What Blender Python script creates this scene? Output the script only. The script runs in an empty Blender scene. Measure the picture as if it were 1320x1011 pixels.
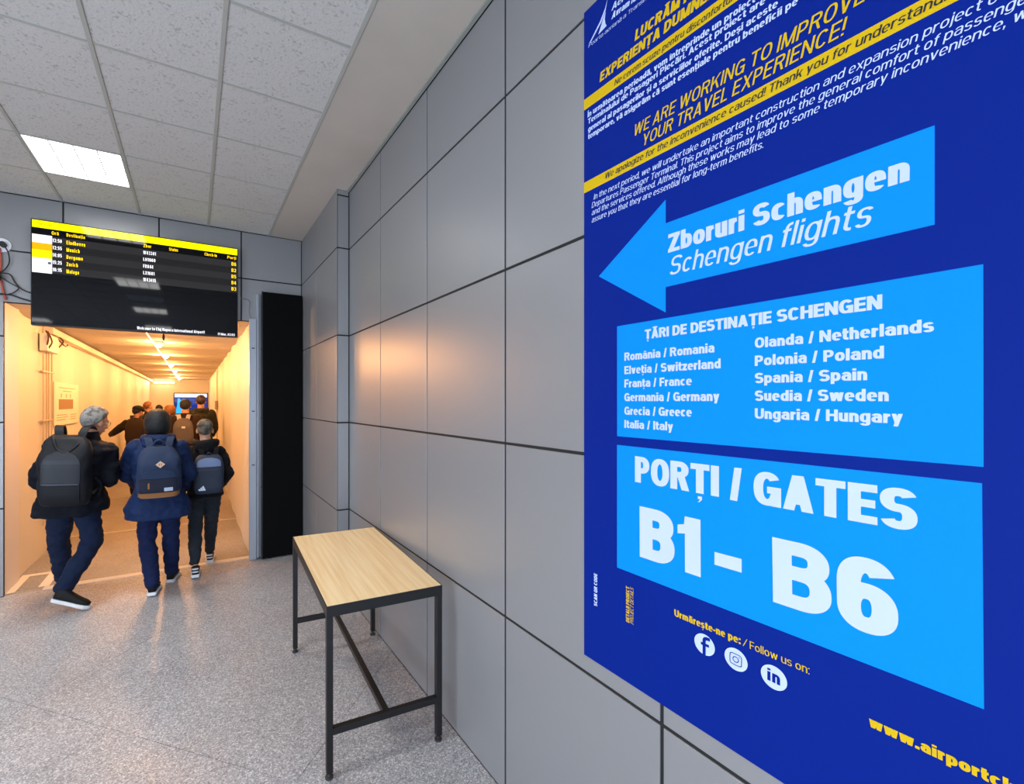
import bpy, bmesh, math, random
from mathutils import Vector, Matrix, noise

random.seed(7)
sc = bpy.context.scene
C = sc.collection

# ---------------------------------------------------------------- camera, world, exposure, light
CAM_H = 1.719
cam_d = bpy.data.cameras.new('camera')
cam_d.sensor_width = 36
cam_d.lens = 581.13 / 1320 * 36
cam_d.shift_x = (660 - 562.74) / 1320
cam_d.shift_y = (517.93 - 505.5) / 1320
cam_d.clip_start = .02
cam = bpy.data.objects.new('camera', cam_d)
C.objects.link(cam)
cam.location = (0, 0, CAM_H)
cam.rotation_euler = (math.pi / 2, 0, -.4939)
sc.camera = cam

world = bpy.data.worlds.new('world')
sc.world = world
world.use_nodes = True
world.node_tree.nodes['Background'].inputs[0].default_value = (.55, .7, 1, 1)
world.node_tree.nodes['Background'].inputs[1].default_value = .3

sc.view_settings.view_transform = 'Standard'
sc.view_settings.look = 'None'
sc.view_settings.gamma = 1
sc.view_settings.use_curve_mapping = False
sc.view_settings.exposure = 0.75

LAMP = 7.0            # ceiling troffer diffusers
BULB_W = 36           # each corridor bulb
BULB_RGB = (1.0, .455, .15)
LAMP_W = 10           # light each troffer throws down through its prismatic sheet
DAY = 150              # power of the area lights added for unseen daylight, left and rear

def area_light(name, loc, rot, sx, sy, power, rgb):
    l = bpy.data.lights.new(name, 'AREA'); l.shape = 'RECTANGLE'; l.size = sx; l.size_y = sy
    l.energy = power; l.color = rgb
    o = bpy.data.objects.new(name, l); C.objects.link(o); o.location = loc; o.rotation_euler = rot
    return o
# area lights added before the unseen left and rear walls stand in for daylight
area_light('daylight_left', (-4.02, -.6, 1.15), (0, -math.pi / 2, 0), 1.7, 5.4, DAY, (.70, .83, 1))
area_light('daylight_rear', (-1.4, -4.9, 1.15), (math.pi / 2, 0, 0), 4.6, 1.7, DAY * .8, (.70, .83, 1))

# ---------------------------------------------------------------- materials
def lin(h):
    h = h.lstrip('#')
    out = []
    for i in (0, 2, 4):
        c = int(h[i:i + 2], 16) / 255
        out.append(c / 12.92 if c <= .04045 else ((c + .055) / 1.055) ** 2.4)
    return (*out, 1)

MATS = {}
def mat(name, col, rough=.5, metal=0, spec=.5, bump=None, mottle=None, emit=None, coat=0):
    """bump = (scale, strength, distance); mottle = (scale, second colour, low, high)"""
    if name in MATS: return MATS[name]
    m = bpy.data.materials.new(name); m.use_nodes = True
    nt = m.node_tree; b = nt.nodes['Principled BSDF']
    b.inputs['Base Color'].default_value = lin(col)
    b.inputs['Roughness'].default_value = rough
    b.inputs['Metallic'].default_value = metal
    b.inputs['Specular IOR Level'].default_value = spec
    if coat: b.inputs['Coat Weight'].default_value = coat; b.inputs['Coat Roughness'].default_value = .1
    if mottle or bump:
        tc = nt.nodes.new('ShaderNodeTexCoord')
    if mottle:
        n = nt.nodes.new('ShaderNodeTexNoise'); n.inputs['Scale'].default_value = mottle[0]; n.inputs['Detail'].default_value = 5
        r = nt.nodes.new('ShaderNodeValToRGB')
        r.color_ramp.elements[0].color = lin(col); r.color_ramp.elements[1].color = lin(mottle[1])
        r.color_ramp.elements[0].position = mottle[2]; r.color_ramp.elements[1].position = mottle[3]
        nt.links.new(tc.outputs['Object'], n.inputs['Vector'])
        nt.links.new(n.outputs['Fac'], r.inputs['Fac']); nt.links.new(r.outputs['Color'], b.inputs['Base Color'])
    if bump:
        n = nt.nodes.new('ShaderNodeTexNoise'); n.inputs['Scale'].default_value = bump[0]; n.inputs['Detail'].default_value = 4
        bp = nt.nodes.new('ShaderNodeBump'); bp.inputs['Strength'].default_value = bump[1]; bp.inputs['Distance'].default_value = bump[2]
        nt.links.new(tc.outputs['Object'], n.inputs['Vector'])
        nt.links.new(n.outputs['Fac'], bp.inputs['Height']); nt.links.new(bp.outputs['Normal'], b.inputs['Normal'])
    if emit:
        b.inputs['Emission Color'].default_value = lin(emit[0]) if isinstance(emit[0], str) else (*emit[0], 1)
        b.inputs['Emission Strength'].default_value = emit[1]
    MATS[name] = m
    return m

def terrazzo(name, base, dark, light, rough):
    m = bpy.data.materials.new(name); m.use_nodes = True; nt = m.node_tree; b = nt.nodes['Principled BSDF']
    tc = nt.nodes.new('ShaderNodeTexCoord')
    def noise_(s, d=2):
        n = nt.nodes.new('ShaderNodeTexNoise'); n.inputs['Scale'].default_value = s; n.inputs['Detail'].default_value = d
        nt.links.new(tc.outputs['Object'], n.inputs['Vector']); return n
    v = nt.nodes.new('ShaderNodeTexVoronoi'); v.inputs['Scale'].default_value = 170
    nt.links.new(tc.outputs['Object'], v.inputs['Vector'])
    r = nt.nodes.new('ShaderNodeValToRGB'); e = r.color_ramp.elements
    e[0].position = .0; e[0].color = lin(dark); e[1].position = 1; e[1].color = lin(light)
    e2 = e.new(.45); e2.color = lin(base); e3 = e.new(.7); e3.color = lin(base)
    sep = nt.nodes.new('ShaderNodeSeparateColor'); nt.links.new(v.outputs['Color'], sep.inputs[0])
    nt.links.new(sep.outputs[0], r.inputs['Fac'])
    n2 = noise_(1.3, 5); r2 = nt.nodes.new('ShaderNodeMapRange')
    r2.inputs['From Min'].default_value = .3; r2.inputs['From Max'].default_value = .7
    r2.inputs['To Min'].default_value = .86; r2.inputs['To Max'].default_value = 1.08
    nt.links.new(n2.outputs['Fac'], r2.inputs['Value'])
    mx = nt.nodes.new('ShaderNodeMix'); mx.data_type = 'RGBA'; mx.blend_type = 'MULTIPLY'; mx.inputs['Factor'].default_value = 1
    nt.links.new(r.outputs['Color'], mx.inputs[6]); nt.links.new(r2.outputs['Result'], mx.inputs[7])
    nt.links.new(mx.outputs[2], b.inputs['Base Color'])
    n3 = noise_(5, 4); r3 = nt.nodes.new('ShaderNodeMapRange')
    r3.inputs['To Min'].default_value = rough - .08; r3.inputs['To Max'].default_value = rough + .12
    nt.links.new(n3.outputs['Fac'], r3.inputs['Value']); nt.links.new(r3.outputs['Result'], b.inputs['Roughness'])
    b.inputs['Specular IOR Level'].default_value = .5
    return m

M_PANEL = mat('grey_laminate', '#8f8f91', .38, .35, .6, bump=(60, .05, .001))
M_JOINT = mat('black_joint', '#101113', .7)
M_TILE = mat('mineral_tile', '#c3bfbb', .95, bump=(85, .6, .004), mottle=(60, '#9d9996', .56, .72))
M_GRID = mat('painted_grid', '#a8a69f', .5)
M_PLASTER = mat('ceiling_plaster', '#bdb3a9', .9, mottle=(1.2, '#b2a89e', .4, .65))
M_FLOOR = terrazzo('granite_floor', '#97979b', '#6d6d72', '#c6c5c7', .36)
M_CFLOOR = terrazzo('corridor_stone', '#948b80', '#7b7368', '#aaa296', .5)
M_CWALL = mat('corridor_paint', '#d9d2c3', .6)
M_CCEIL = mat('corridor_ceiling_paint', '#c6bbaa', .85, spec=.2)
M_STEEL = mat('grey_painted_steel', '#9aa0aa', .38, .2)
M_BLACK = mat('black_felt', '#050506', .95, spec=.15, bump=(200, .3, .002))
M_BLACKMETAL = mat('black_painted_metal', '#121214', .42, .1)
M_WHITEPL = mat('white_plastic', '#d8dae0', .4)
M_TAPE = mat('pale_tape', '#d9cdb8', .6)

# ---------------------------------------------------------------- mesh helpers
class MB:
    def __init__(s): s.V = []; s.F = []
    def add(s, V, F):
        n = len(s.V); s.V += [tuple(v) for v in V]; s.F += [tuple(n + i for i in f) for f in F]; return s
    def box(s, x0, x1, y0, y1, z0, z1):
        return s.add([(x0, y0, z0), (x1, y0, z0), (x1, y1, z0), (x0, y1, z0), (x0, y0, z1), (x1, y0, z1), (x1, y1, z1), (x0, y1, z1)],
                     [(0, 3, 2, 1), (4, 5, 6, 7), (0, 1, 5, 4), (1, 2, 6, 5), (2, 3, 7, 6), (3, 0, 4, 7)])
    def prism(s, pts, z0, z1):                       # outline in x-y, extruded in z
        n = len(pts)
        V = [(x, y, z0) for x, y in pts] + [(x, y, z1) for x, y in pts]
        return s.add(V, [tuple(range(n))[::-1], tuple(range(n, 2 * n))] + [(i, (i + 1) % n, n + (i + 1) % n, n + i) for i in range(n)])
    def loft(s, rings, n=20, p=2.0, cap=True):       # rings: (centre, half-axis u, half-axis v)
        V, F = [], []
        for c, u, v in rings:
            c, u, v = Vector(c), Vector(u), Vector(v)
            for i in range(n):
                a = 2 * math.pi * i / n; ca, sa = math.cos(a), math.sin(a)
                V.append(c + u * math.copysign(abs(ca) ** (2 / p), ca) + v * math.copysign(abs(sa) ** (2 / p), sa))
        for k in range(len(rings) - 1):
            for i in range(n):
                j = (i + 1) % n
                F.append((k * n + i, k * n + j, (k + 1) * n + j, (k + 1) * n + i))
        if cap:
            F.append(tuple(range(n))[::-1]); F.append(tuple((len(rings) - 1) * n + i for i in range(n)))
        return s.add(V, F)
    def bone(s, p0, r0, p1, r1, n=14, flat=1.0, side=None):   # limb segment with round ends
        p0, p1 = Vector(p0), Vector(p1); d = (p1 - p0)
        if d.length < 1e-6: return s.ball(p0, r0)
        t = d.normalized(); a = Vector(side) if side else (Vector((1, 0, 0)) if abs(t.x) < .8 else Vector((0, 1, 0)))
        a = (a - t * a.dot(t)).normalized(); b = t.cross(a)
        R = []
        for k in range(5):
            an = math.pi / 2 * k / 4; R.append((p0 - t * r0 * math.cos(an), a * max(r0 * math.sin(an), 1e-4), b * max(r0 * math.sin(an), 1e-4) * flat))
        for k in range(5):
            an = math.pi / 2 * k / 4; R.append((p1 + t * r1 * math.sin(an), a * max(r1 * math.cos(an), 1e-4), b * max(r1 * math.cos(an), 1e-4) * flat))
        return s.loft(R, n)
    def ball(s, c, r, ax=None, n=16):                # ellipsoid; ax = 3 half-axis vectors
        c = Vector(c)
        if ax is None:
            r = (r, r, r) if not hasattr(r, '__len__') else r
            ax = (Vector((r[0], 0, 0)), Vector((0, r[1], 0)), Vector((0, 0, r[2])))
        x, y, z = (Vector(a) for a in ax)
        R = []
        for k in range(n // 2 + 1):
            an = -math.pi / 2 + math.pi * k / (n // 2)
            R.append((c + z * math.sin(an), x * max(math.cos(an), 1e-3), y * max(math.cos(an), 1e-3)))
        return s.loft(R, n)
    def tube(s, pts, r, n=8, closed=False):
        pts = [Vector(p) for p in pts]; N = len(pts); V, F = [], []
        prev = None
        for i, p in enumerate(pts):
            t = (pts[(i + 1) % N] - pts[i - 1]) if closed or 0 < i < N - 1 else (pts[1] - pts[0] if i == 0 else pts[-1] - pts[-2])
            t.normalize()
            a = prev if prev else (Vector((0, 0, 1)) if abs(t.z) < .8 else Vector((1, 0, 0)))
            a = (a - t * a.dot(t)).normalized(); prev = a; b = t.cross(a)
            rr = r[i] if hasattr(r, '__len__') else r
            for k in range(n):
                an = 2 * math.pi * k / n; V.append(p + a * rr * math.cos(an) + b * rr * math.sin(an))
        for i in range(N if closed else N - 1):
            j = (i + 1) % N
            for k in range(n):
                l = (k + 1) % n; F.append((i * n + k, i * n + l, j * n + l, j * n + k))
        if not closed: F += [tuple(range(n))[::-1], tuple((N - 1) * n + k for k in range(n))]
        return s.add(V, F)
    def cyl(s, p0, p1, r, n=14, r1=None): return s.tube([p0, p1], [r, r if r1 is None else r1], n)
    def mesh(s, name, m=None, smooth=False, bevel=0):
        me = bpy.data.meshes.new(name); me.from_pydata(s.V, [], s.F)
        if bevel:
            bm = bmesh.new(); bm.from_mesh(me)
            bmesh.ops.bevel(bm, geom=list(bm.edges), offset=bevel, segments=1, affect='EDGES', clamp_overlap=True)
            bm.to_mesh(me); bm.free()
        if m: me.materials.append(m)
        if smooth:
            for p in me.polygons: p.use_smooth = True
        me.update()
        return me
    def build(s, name, m, parent=None, smooth=False, bevel=0, **kw):
        return obj(name, s.mesh(name, m, smooth, bevel), parent, **kw)

def obj(name, me, parent=None, loc=None, rot=None, label=None, kind=None):
    o = bpy.data.objects.new(name, me); C.objects.link(o)
    if parent: o.parent = parent
    if loc: o.location = loc
    if rot: o.rotation_euler = rot
    if label: o['label'] = label
    if kind: o['kind'] = kind
    return o
def tag(o, label, cat, group=None):
    o['label'] = label; o['category'] = cat
    if group: o['group'] = group
    return o
def thing(name, label, cat, loc=(0, 0, 0), rotz=0, group=None):
    o = bpy.data.objects.new(name, None); C.objects.link(o); o.empty_display_size = .1
    o.location = loc; o.rotation_euler = (0, 0, rotz)
    return tag(o, label, cat, group)
def struct(name, mb, m, **k):
    return mb.build(name, m, kind='structure', **k)
PIECES = {}
def piece(name, size, m, parent, loc, bevel=.002):   # a box piece centred on loc, mesh shared between equal sizes
    key = (name, tuple(round(v, 4) for v in size), m.name)
    if key not in PIECES:
        x, y, z = (v / 2 for v in size)
        PIECES[key] = MB().box(-x, x, -y, y, -z, z).mesh(name, m, bevel=bevel)
    return obj(name, PIECES[key], parent, loc=loc)
def spline(pts, n=8):                                # Catmull-Rom through points
    P = [Vector(p) for p in pts]; out = []
    for i in range(len(P) - 1):
        a, b, c, d = P[max(i - 1, 0)], P[i], P[i + 1], P[min(i + 2, len(P) - 1)]
        for k in range(n):
            t = k / n
            out.append(.5 * ((2 * b) + (c - a) * t + (2 * a - 5 * b + 4 * c - d) * t * t + (3 * b - a - 3 * c + d) * t ** 3))
    out.append(P[-1]); return out
# ---------------------------------------------------------------- lettering
# A small stroke-drawn grotesque alphabet: every glyph is a set of centre lines
# swept with an elliptical pen (hx half stem, hy half bar) or a slanted bar.
SMOOTH = 1
def se(cx, cy, rx, ry, a0, a1, n=9, p=2.4):
    out = []; n = int(n * SMOOTH)
    for i in range(n + 1):
        a = math.radians(a0 + (a1 - a0) * i / n)
        c, s = math.cos(a), math.sin(a)
        out.append((cx + rx * math.copysign(abs(c) ** (2 / p), c),
                    cy + ry * math.copysign(abs(s) ** (2 / p), s)))
    return out

CW = dict(A=.86, B=.8, C=.82, D=.82, E=.68, F=.64, G=.86, H=.84, I=0, J=.62, K=.86, L=.62, M=1.0, N=.84, O=.86,
          P=.76, Q=.86, R=.82, S=.78, T=.76, U=.82, V=.84, W=1.24, X=.84, Y=.84, Z=.74,
          a=.66, b=.68, c=.62, d=.68, e=.66, f=.4, g=.68, h=.64, i=0, j=.2, k=.66, l=0, m=1.0, n=.64, o=.68,
          p=.68, q=.68, r=.44, s=.6, t=.42, u=.64, v=.66, w=1.0, x=.66, y=.66, z=.58)
for d_ in '0235678949':
    CW[d_] = .68
CW['1'] = .46; CW['4'] = .72; CW['/'] = .42; CW['-'] = .34; CW['!'] = 0; CW['.'] = 0; CW[','] = 0; CW[':'] = 0
DIA = {'Ă': ('A', 'breve'), 'Ț': ('T', 'comma'), 'Î': ('I', 'circ'), 'ă': ('a', 'breve'), 'â': ('a', 'circ'),
       'ț': ('t', 'comma'), 'ș': ('s', 'comma'), 'Ș': ('S', 'comma'), 'î': ('i', 'circ')}

def glyph(ch, k, hx, hy):
    """returns ink width and a list of ('s', points, closed) strokes and ('q', quad) pieces"""
    X = .74
    if ch in DIA:
        base, mark = DIA[ch]
        W, S = glyph(base, k, hx, hy)
        if base == 'i':
            S = S[:1]
        top = 1.0 if base.isupper() else X
        m = W / 2 + (.02 if base == 't' else 0)
        t = hy * .75
        if mark == 'breve':
            S.append(('s', [(m + .17 * k * math.cos(a), top + .2 + .12 * math.sin(a))
                            for a in [math.pi + math.pi * i / 6 for i in range(7)]], False))
        elif mark == 'circ':
            S.append(('q', [(m - .22 * k, top + .06), (m - .07 * k, top + .06), (m + .04 * k, top + .24), (m - .04 * k, top + .24)]))
            S.append(('q', [(m + .07 * k, top + .06), (m + .22 * k, top + .06), (m + .04 * k, top + .24), (m - .04 * k, top + .24)]))
        else:
            S.append(('q', [(m - .08 * k, -.1), (m + .09 * k, -.1), (m + .09 * k, -.2), (m - .08 * k, -.2)]))
            S.append(('q', [(m + .02 * k, -.2), (m + .09 * k, -.2), (m - .02 * k, -.3), (m - .08 * k, -.3)]))
        return W, S
    W = CW[ch] * k
    if ch in 'IilJ!.,:1' and ch not in 'J1':
        W = 2 * hx
    L, R, T, B, m = hx, W - hx, 1 - hy, hy, W / 2
    st = lambda x, y0=0, y1=1: ('s', [(x, y0), (x, y1)], False)
    bar = lambda x0, x1, y: ('s', [(x0, y), (x1, y)], False)
    P = lambda *pts, closed=False: ('s', list(pts), closed)
    w = 2.1 * hx
    def dg(x0, y0, x1, y1, ww=None):          # slanted bar, x is the bar's centre
        q = (ww or w) / 2
        return ('q', [(x0 - q, y0), (x0 + q, y0), (x1 + q, y1), (x1 - q, y1)])
    q = w / 2
    rx = W / 2 - hx
    S = []
    if ch == 'A': S = [dg(q, 0, m, 1), dg(W - q, 0, m, 1), bar(m * .55, W - m * .55, .28)]
    elif ch in 'BR' or ch == 'P':
        ym = .53 if ch != 'P' else .46
        bowl = [(L, T)] + se(W - hx - .26 * k - .02, (T + ym) / 2, .26 * k, (T - ym) / 2, 90, -90, 8) + [(L, ym)]
        S = [st(L), P(*bowl)]
        if ch == 'B': S.append(P(*([(L, ym)] + se(W - hx - .28 * k, (ym + B) / 2, .28 * k, (ym - B) / 2, 90, -90, 8) + [(L, B)])))
        if ch == 'R': S.append(dg(W - q, 0, W * .55, ym, w))
    elif ch == 'C': S = [P(*se(m, .5, rx, .5 - hy, 38, 322, 22))]
    elif ch == 'D': S = [st(L), P(*([(L, T)] + se(W - hx - .36 * k, .5, .36 * k, .5 - hy, 90, -90, 12) + [(L, B)]))]
    elif ch == 'E': S = [st(L), bar(L, W, T), bar(L, W - .04, .51), bar(L, W, B)]
    elif ch == 'F': S = [st(L), bar(L, W, T), bar(L, W - .05, .48)]
    elif ch == 'G': S = [P(*se(m, .5, rx, .5 - hy, 38, 340, 22)), st(W - hx, 0, .5), bar(m, W, .47)]
    elif ch == 'H': S = [st(L), st(R), bar(L, R, .53)]
    elif ch in 'Il': S = [st(L)]
    elif ch == 'J': S = [P(*([(R, 1)] + [(R, .35)] + se(m, .28, rx, .28 - hy, 0, -170, 9)))]
    elif ch == 'K': S = [st(L), dg(L + hx * .6, .38, W - q, 1), dg(W - q, 0, m * .95, .62)]
    elif ch == 'L': S = [st(L), bar(L, W, B)]
    elif ch == 'M': S = [st(L), st(R), dg(m, 0, L, 1, w * .95), dg(m, 0, R, 1, w * .95)]
    elif ch == 'N': S = [st(L), st(R), dg(R, 0, L, 1)]
    elif ch in 'OQ0':
        S = [P(*se(m, .5, rx, .5 - hy, 0, 360, 26)[:-1], closed=True)]
        if ch == 'Q': S.append(dg(W - q, -.02, m, .3))
    elif ch in 'Ss':
        H = 1 if ch == 'S' else X
        ym = H * .515
        t = H - hy
        S = [P(*(se(m, (t + ym) / 2, rx, (t - ym) / 2, 22, 262, 13) + se(m, (B + ym) / 2, rx, (ym - B) / 2, 82, -158, 13)))]
    elif ch == 'T': S = [st(m), bar(0, W, T)]
    elif ch == 'U': S = [P(*([(L, 1), (L, .4)] + se(m, .36, rx, .36 - hy, 180, 360, 12) + [(R, .4), (R, 1)]))]
    elif ch == 'V': S = [dg(m, 0, q, 1), dg(m, 0, W - q, 1)]
    elif ch == 'W': S = [dg(W * .28, 0, q, 1), dg(W * .28, 0, m, 1), dg(W * .72, 0, m, 1), dg(W * .72, 0, W - q, 1)]
    elif ch == 'X': S = [dg(q, 0, W - q, 1), dg(W - q, 0, q, 1)]
    elif ch == 'Y': S = [dg(m, .38, q, 1), dg(m, .38, W - q, 1), st(m, 0, .45)]
    elif ch in 'Zz':
        H = 1 if ch == 'Z' else X
        S = [bar(0, W, H - hy), bar(0, W, B), dg(q, B, W - q, H - hy, w * 1.1)]
    elif ch == 'a':
        S = [P(*(se(m, X - hy - .2, W / 2 - hx, .2, 160, 0, 10) + [(R, 0)])),
             P(*([(R, .43)] + se(m, (B + .43) / 2, rx, (.43 - B) / 2, 90, 270, 10) + [(m + rx * .5, B), (R, .2)]))]
    elif ch in 'bpdqg':
        S = [P(*se(m, X / 2, rx, X / 2 - hy, 0, 360, 22)[:-1], closed=True)]
        if ch == 'b': S.append(st(L))
        if ch == 'd': S.append(st(R))
        if ch == 'p': S.append(st(L, -.24, X))
        if ch == 'q': S.append(st(R, -.24, X))
        if ch == 'g': S.append(P(*([(R, X), (R, 0)] + se(m, -.02, rx, .2 - hy * .3, 0, -160, 9))))
    elif ch == 'c': S = [P(*se(m, X / 2, rx, X / 2 - hy, 42, 318, 18))]
    elif ch == 'e': S = [P(*se(m, X / 2, rx, X / 2 - hy, 0, 315, 21)), ('q', [(L, X * .5 - hy * .62), (W, X * .5 - hy * .62), (W, X * .5 + hy * .62), (L, X * .5 + hy * .62)])]
    elif ch == 'f': S = [P(*([(W * .45, 0), (W * .45, .7)] + se(W * .45 + .2, .76, .2, 1 - hy - .76, 180, 95, 5) + [(W + .02, T)])), bar(0, W, X - hy)]
    elif ch in 'hn':
        S = [st(L, 0, 1 if ch == 'h' else X), P(*([(L, X * .6)] + se(m, X - hy - .22, rx, .22, 170, 0, 10) + [(R, 0)]))]
    elif ch == 'i': S = [st(L, 0, X), ('q', [(0, 1 - min(.17, 2.4 * hy)), (W, 1 - min(.17, 2.4 * hy)), (W, 1), (0, 1)])]
    elif ch == 'j':
        x = W - hx
        S = [P(*([(x, X), (x, -.05)] + se(x - .1, -.08, .1, .12, 0, -90, 5))), ('q', [(x - hx, .84), (x + hx, .84), (x + hx, 1), (x - hx, 1)])]
    elif ch == 'k': S = [st(L), dg(L + hx * .6, .24, W - q, X), dg(W - q, 0, m, .45)]
    elif ch == 'm':
        c1 = (L + m) / 2; r1 = (m - L) / 2
        S = [st(L, 0, X), P(*([(L, X * .6)] + se(c1, X - hy - .2, r1, .2, 170, 0, 8) + [(m, 0)])),
             P(*([(m, X * .6)] + se(m + r1, X - hy - .2, r1, .2, 170, 0, 8) + [(R, 0)]))]
    elif ch == 'o': S = [P(*se(m, X / 2, rx, X / 2 - hy, 0, 360, 22)[:-1], closed=True)]
    elif ch == 'r': S = [st(L, 0, X), P(*([(L, X * .5)] + se(W, X - hy * 1.15 - .24, W - L, .24, 175, 92, 6)))]
    elif ch == 't': S = [P(*([(W * .42, .94), (W * .42, .25)] + se(W * .42 + .2 * k + .02, .22, .2 * k + .02, .22 - hy, 180, 262, 5) + [(W, B)])), bar(0, W, X - hy)]
    elif ch == 'u': S = [st(R, 0, X), P(*([(L, X), (L, .26)] + se(m, .24, rx, .24 - hy, 180, 350, 10)))]
    elif ch == 'v': S = [dg(m, 0, q, X), dg(m, 0, W - q, X)]
    elif ch == 'w': S = [dg(W * .28, 0, q, X), dg(W * .28, 0, m, X), dg(W * .72, 0, m, X), dg(W * .72, 0, W - q, X)]
    elif ch == 'x': S = [dg(q, 0, W - q, X), dg(W - q, 0, q, X)]
    elif ch == 'y': S = [dg(m, 0, q, X), dg(m * .72, -.24, W - q, X)]
    elif ch == '1': S = [st(W - hx), ('q', [(0, .66), (W - hx, .72), (W - hx, .9), (0, .82)]), ('q', [(W * .25, .7), (W - hx, .7), (W - hx, 1), (W - 2 * hx, 1)])]
    elif ch == '2': S = [P(*(se(m, .68, rx, .32 - hy, 165, -25, 11) + [(L + .03, .14)])), bar(0, W, B)]
    elif ch == '3': S = [P(*se(m, .745, rx, .255 - hy, 160, -80, 11)), P(*se(m, .27, rx, .27 - hy, 80, -160, 11))]
    elif ch == '4': S = [st(W * .68), bar(0, W, .26), dg(q, .26, W * .6, 1)]
    elif ch == '5': S = [bar(L, W - .03, T), st(L + .02, .45, 1), P(*se(m, .33, rx, .33 - hy, 140, -155, 13))]
    elif ch == '6': S = [P(*se(m, .33, rx, .33 - hy, 0, 360, 20)[:-1], closed=True), P(*([(L, .33)] + [(L, .55)] + se(m, .6, rx, .4 - hy, 175, 32, 10)))]
    elif ch == '8': S = [P(*se(m, .745, rx * .92, .255 - hy, 0, 360, 16)[:-1], closed=True), P(*se(m, .27, rx, .27 - hy, 0, 360, 18)[:-1], closed=True)]
    elif ch == '9': S = [P(*se(m, .67, rx, .33 - hy, 0, 360, 20)[:-1], closed=True), P(*([(R, .67)] + [(R, .45)] + se(m, .4, rx, .4 - hy, -5, -150, 10)))]
    elif ch == '7': S = [bar(0, W, T), dg(W * .35, 0, W - q, T)]
    elif ch == '/': S = [dg(q * .8, -.03, W - q * .8, 1.02, w * .8)]
    elif ch == '-': S = [bar(0, W, .36)]
    elif ch == '.': S = [st(L, 0, 2.2 * hy)]
    elif ch == ',': S = [st(L, 0, 2.2 * hy), dg(L * .6, -.16, L * 1.2, 0, w * .7)]
    elif ch == ':': S = [st(L, 0, 2.2 * hy), st(L, X - 2.2 * hy, X)]
    elif ch == '!': S = [st(L, .3, 1), st(L, 0, 2.2 * hy)]
    return W, S

def text_width(s, k, hx, hy, gap, space):
    x = 0
    for ch in s:
        x += space * k if ch == ' ' else glyph(ch, k, hx, hy)[0] + gap
    return x - gap

def text_mesh(s, cap, hx, hy, gap=.1, space=.34, slant=0, width=None, ref=None, lift=2.5e-5):
    """flat lettering in the local x-y plane, baseline at y=0; if width is given the glyphs are
    widened or condensed until ref (default: the whole string) is that wide"""
    k = 1.0
    if width:
        r = ref or s
        a = text_width(r, 0.0, hx, hy, gap, space); b = text_width(r, 1.0, hx, hy, gap, space)
        k = max(.2, (width / cap - a) / (b - a))
    global SMOOTH
    SMOOTH = 3 if cap > .07 else 2 if cap > .04 else 1
    V, F = [], []
    x0 = 0; layer = 0; hy0 = hy
    for ch in s:
        if ch == ' ':
            x0 += space * k; continue
        hy = hy0 * (.80 if ch in 'aegsăâș' else 1)
        W, S = glyph(ch, k, hx, hy)
        for piece in S:
            z = (layer % 7) * lift; layer += 1
            if piece[0] == 'q':
                pts = piece[1]; n = len(V)
                ar = sum(pts[i][0] * pts[(i + 1) % 4][1] - pts[(i + 1) % 4][0] * pts[i][1] for i in range(4))
                if ar < 0: pts = pts[::-1]
                V += [((x0 + px + slant * py) * cap, py * cap, z) for px, py in pts]
                F.append((n, n + 1, n + 2, n + 3))
                continue
            pts = []
            for p in piece[1]:
                if not pts or abs(p[0] - pts[-1][0]) + abs(p[1] - pts[-1][1]) > 1e-4: pts.append(p)
            closed = piece[2]; N = len(pts); n = len(V)
            q = [(px / hx, py / hy) for px, py in pts]
            def nrm(a, b):
                dx, dy = b[0] - a[0], b[1] - a[1]; l = math.hypot(dx, dy) or 1
                return (-dy / l, dx / l)
            for i in range(N):
                if closed:
                    n1, n2 = nrm(q[i - 1], q[i]), nrm(q[i], q[(i + 1) % N])
                else:
                    n1 = nrm(q[i - 1], q[i]) if i else nrm(q[0], q[1])
                    n2 = nrm(q[i], q[i + 1]) if i < N - 1 else n1
                mx, my = n1[0] + n2[0], n1[1] + n2[1]; l = math.hypot(mx, my) or 1
                mx /= l; my /= l
                c = max(.6, mx * n1[0] + my * n1[1])
                ox, oy = mx / c * hx, my / c * hy
                px, py = pts[i]
                for sg in (1, -1):
                    ax, ay = px + sg * ox, py + sg * oy
                    V.append(((x0 + ax + slant * ay) * cap, ay * cap, z))
            base = V[n:]; del V[n:]
            for sd in (0, 1):                             # the inner side of a tight bend must not run backwards
                for i in range(1, N):
                    a, b = base[2 * i - 2 + sd], base[2 * i + sd]
                    if (b[0] - a[0]) * (pts[i][0] - pts[i - 1][0]) + (b[1] - a[1]) * (pts[i][1] - pts[i - 1][1]) < 0:
                        base[2 * i + sd] = (a[0], a[1], b[2])
            for i in range(N if closed else N - 1):       # every segment its own tiny layer: tight bends may fold
                j = (i + 1) % N; m0 = len(V); dz = (i % 6) * lift * .16
                for t in (2 * i + 1, 2 * j + 1, 2 * j, 2 * i):
                    V.append((base[t][0], base[t][1], base[t][2] + dz))
                F.append((m0, m0 + 1, m0 + 2, m0 + 3))
        x0 += W + gap
    SMOOTH = 1
    return V, F
# ---------------------------------------------------------------- the room
WX, FY, H = 1.2, 5.295, 3.563          # right wall face, far wall face, ceiling
ROWS = [.0, .777, 1.5366, 2.2961, 3.0556, H]
LX, BY = -4.07, -4.92                  # left and rear walls (outside the frame)
OPX0, OPX1, OPZ = -1.475, .533, 2.60   # passage opening in the far wall
CX0, CX1, CH, CY1 = -1.50, .548, 2.59, 20.6

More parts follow.
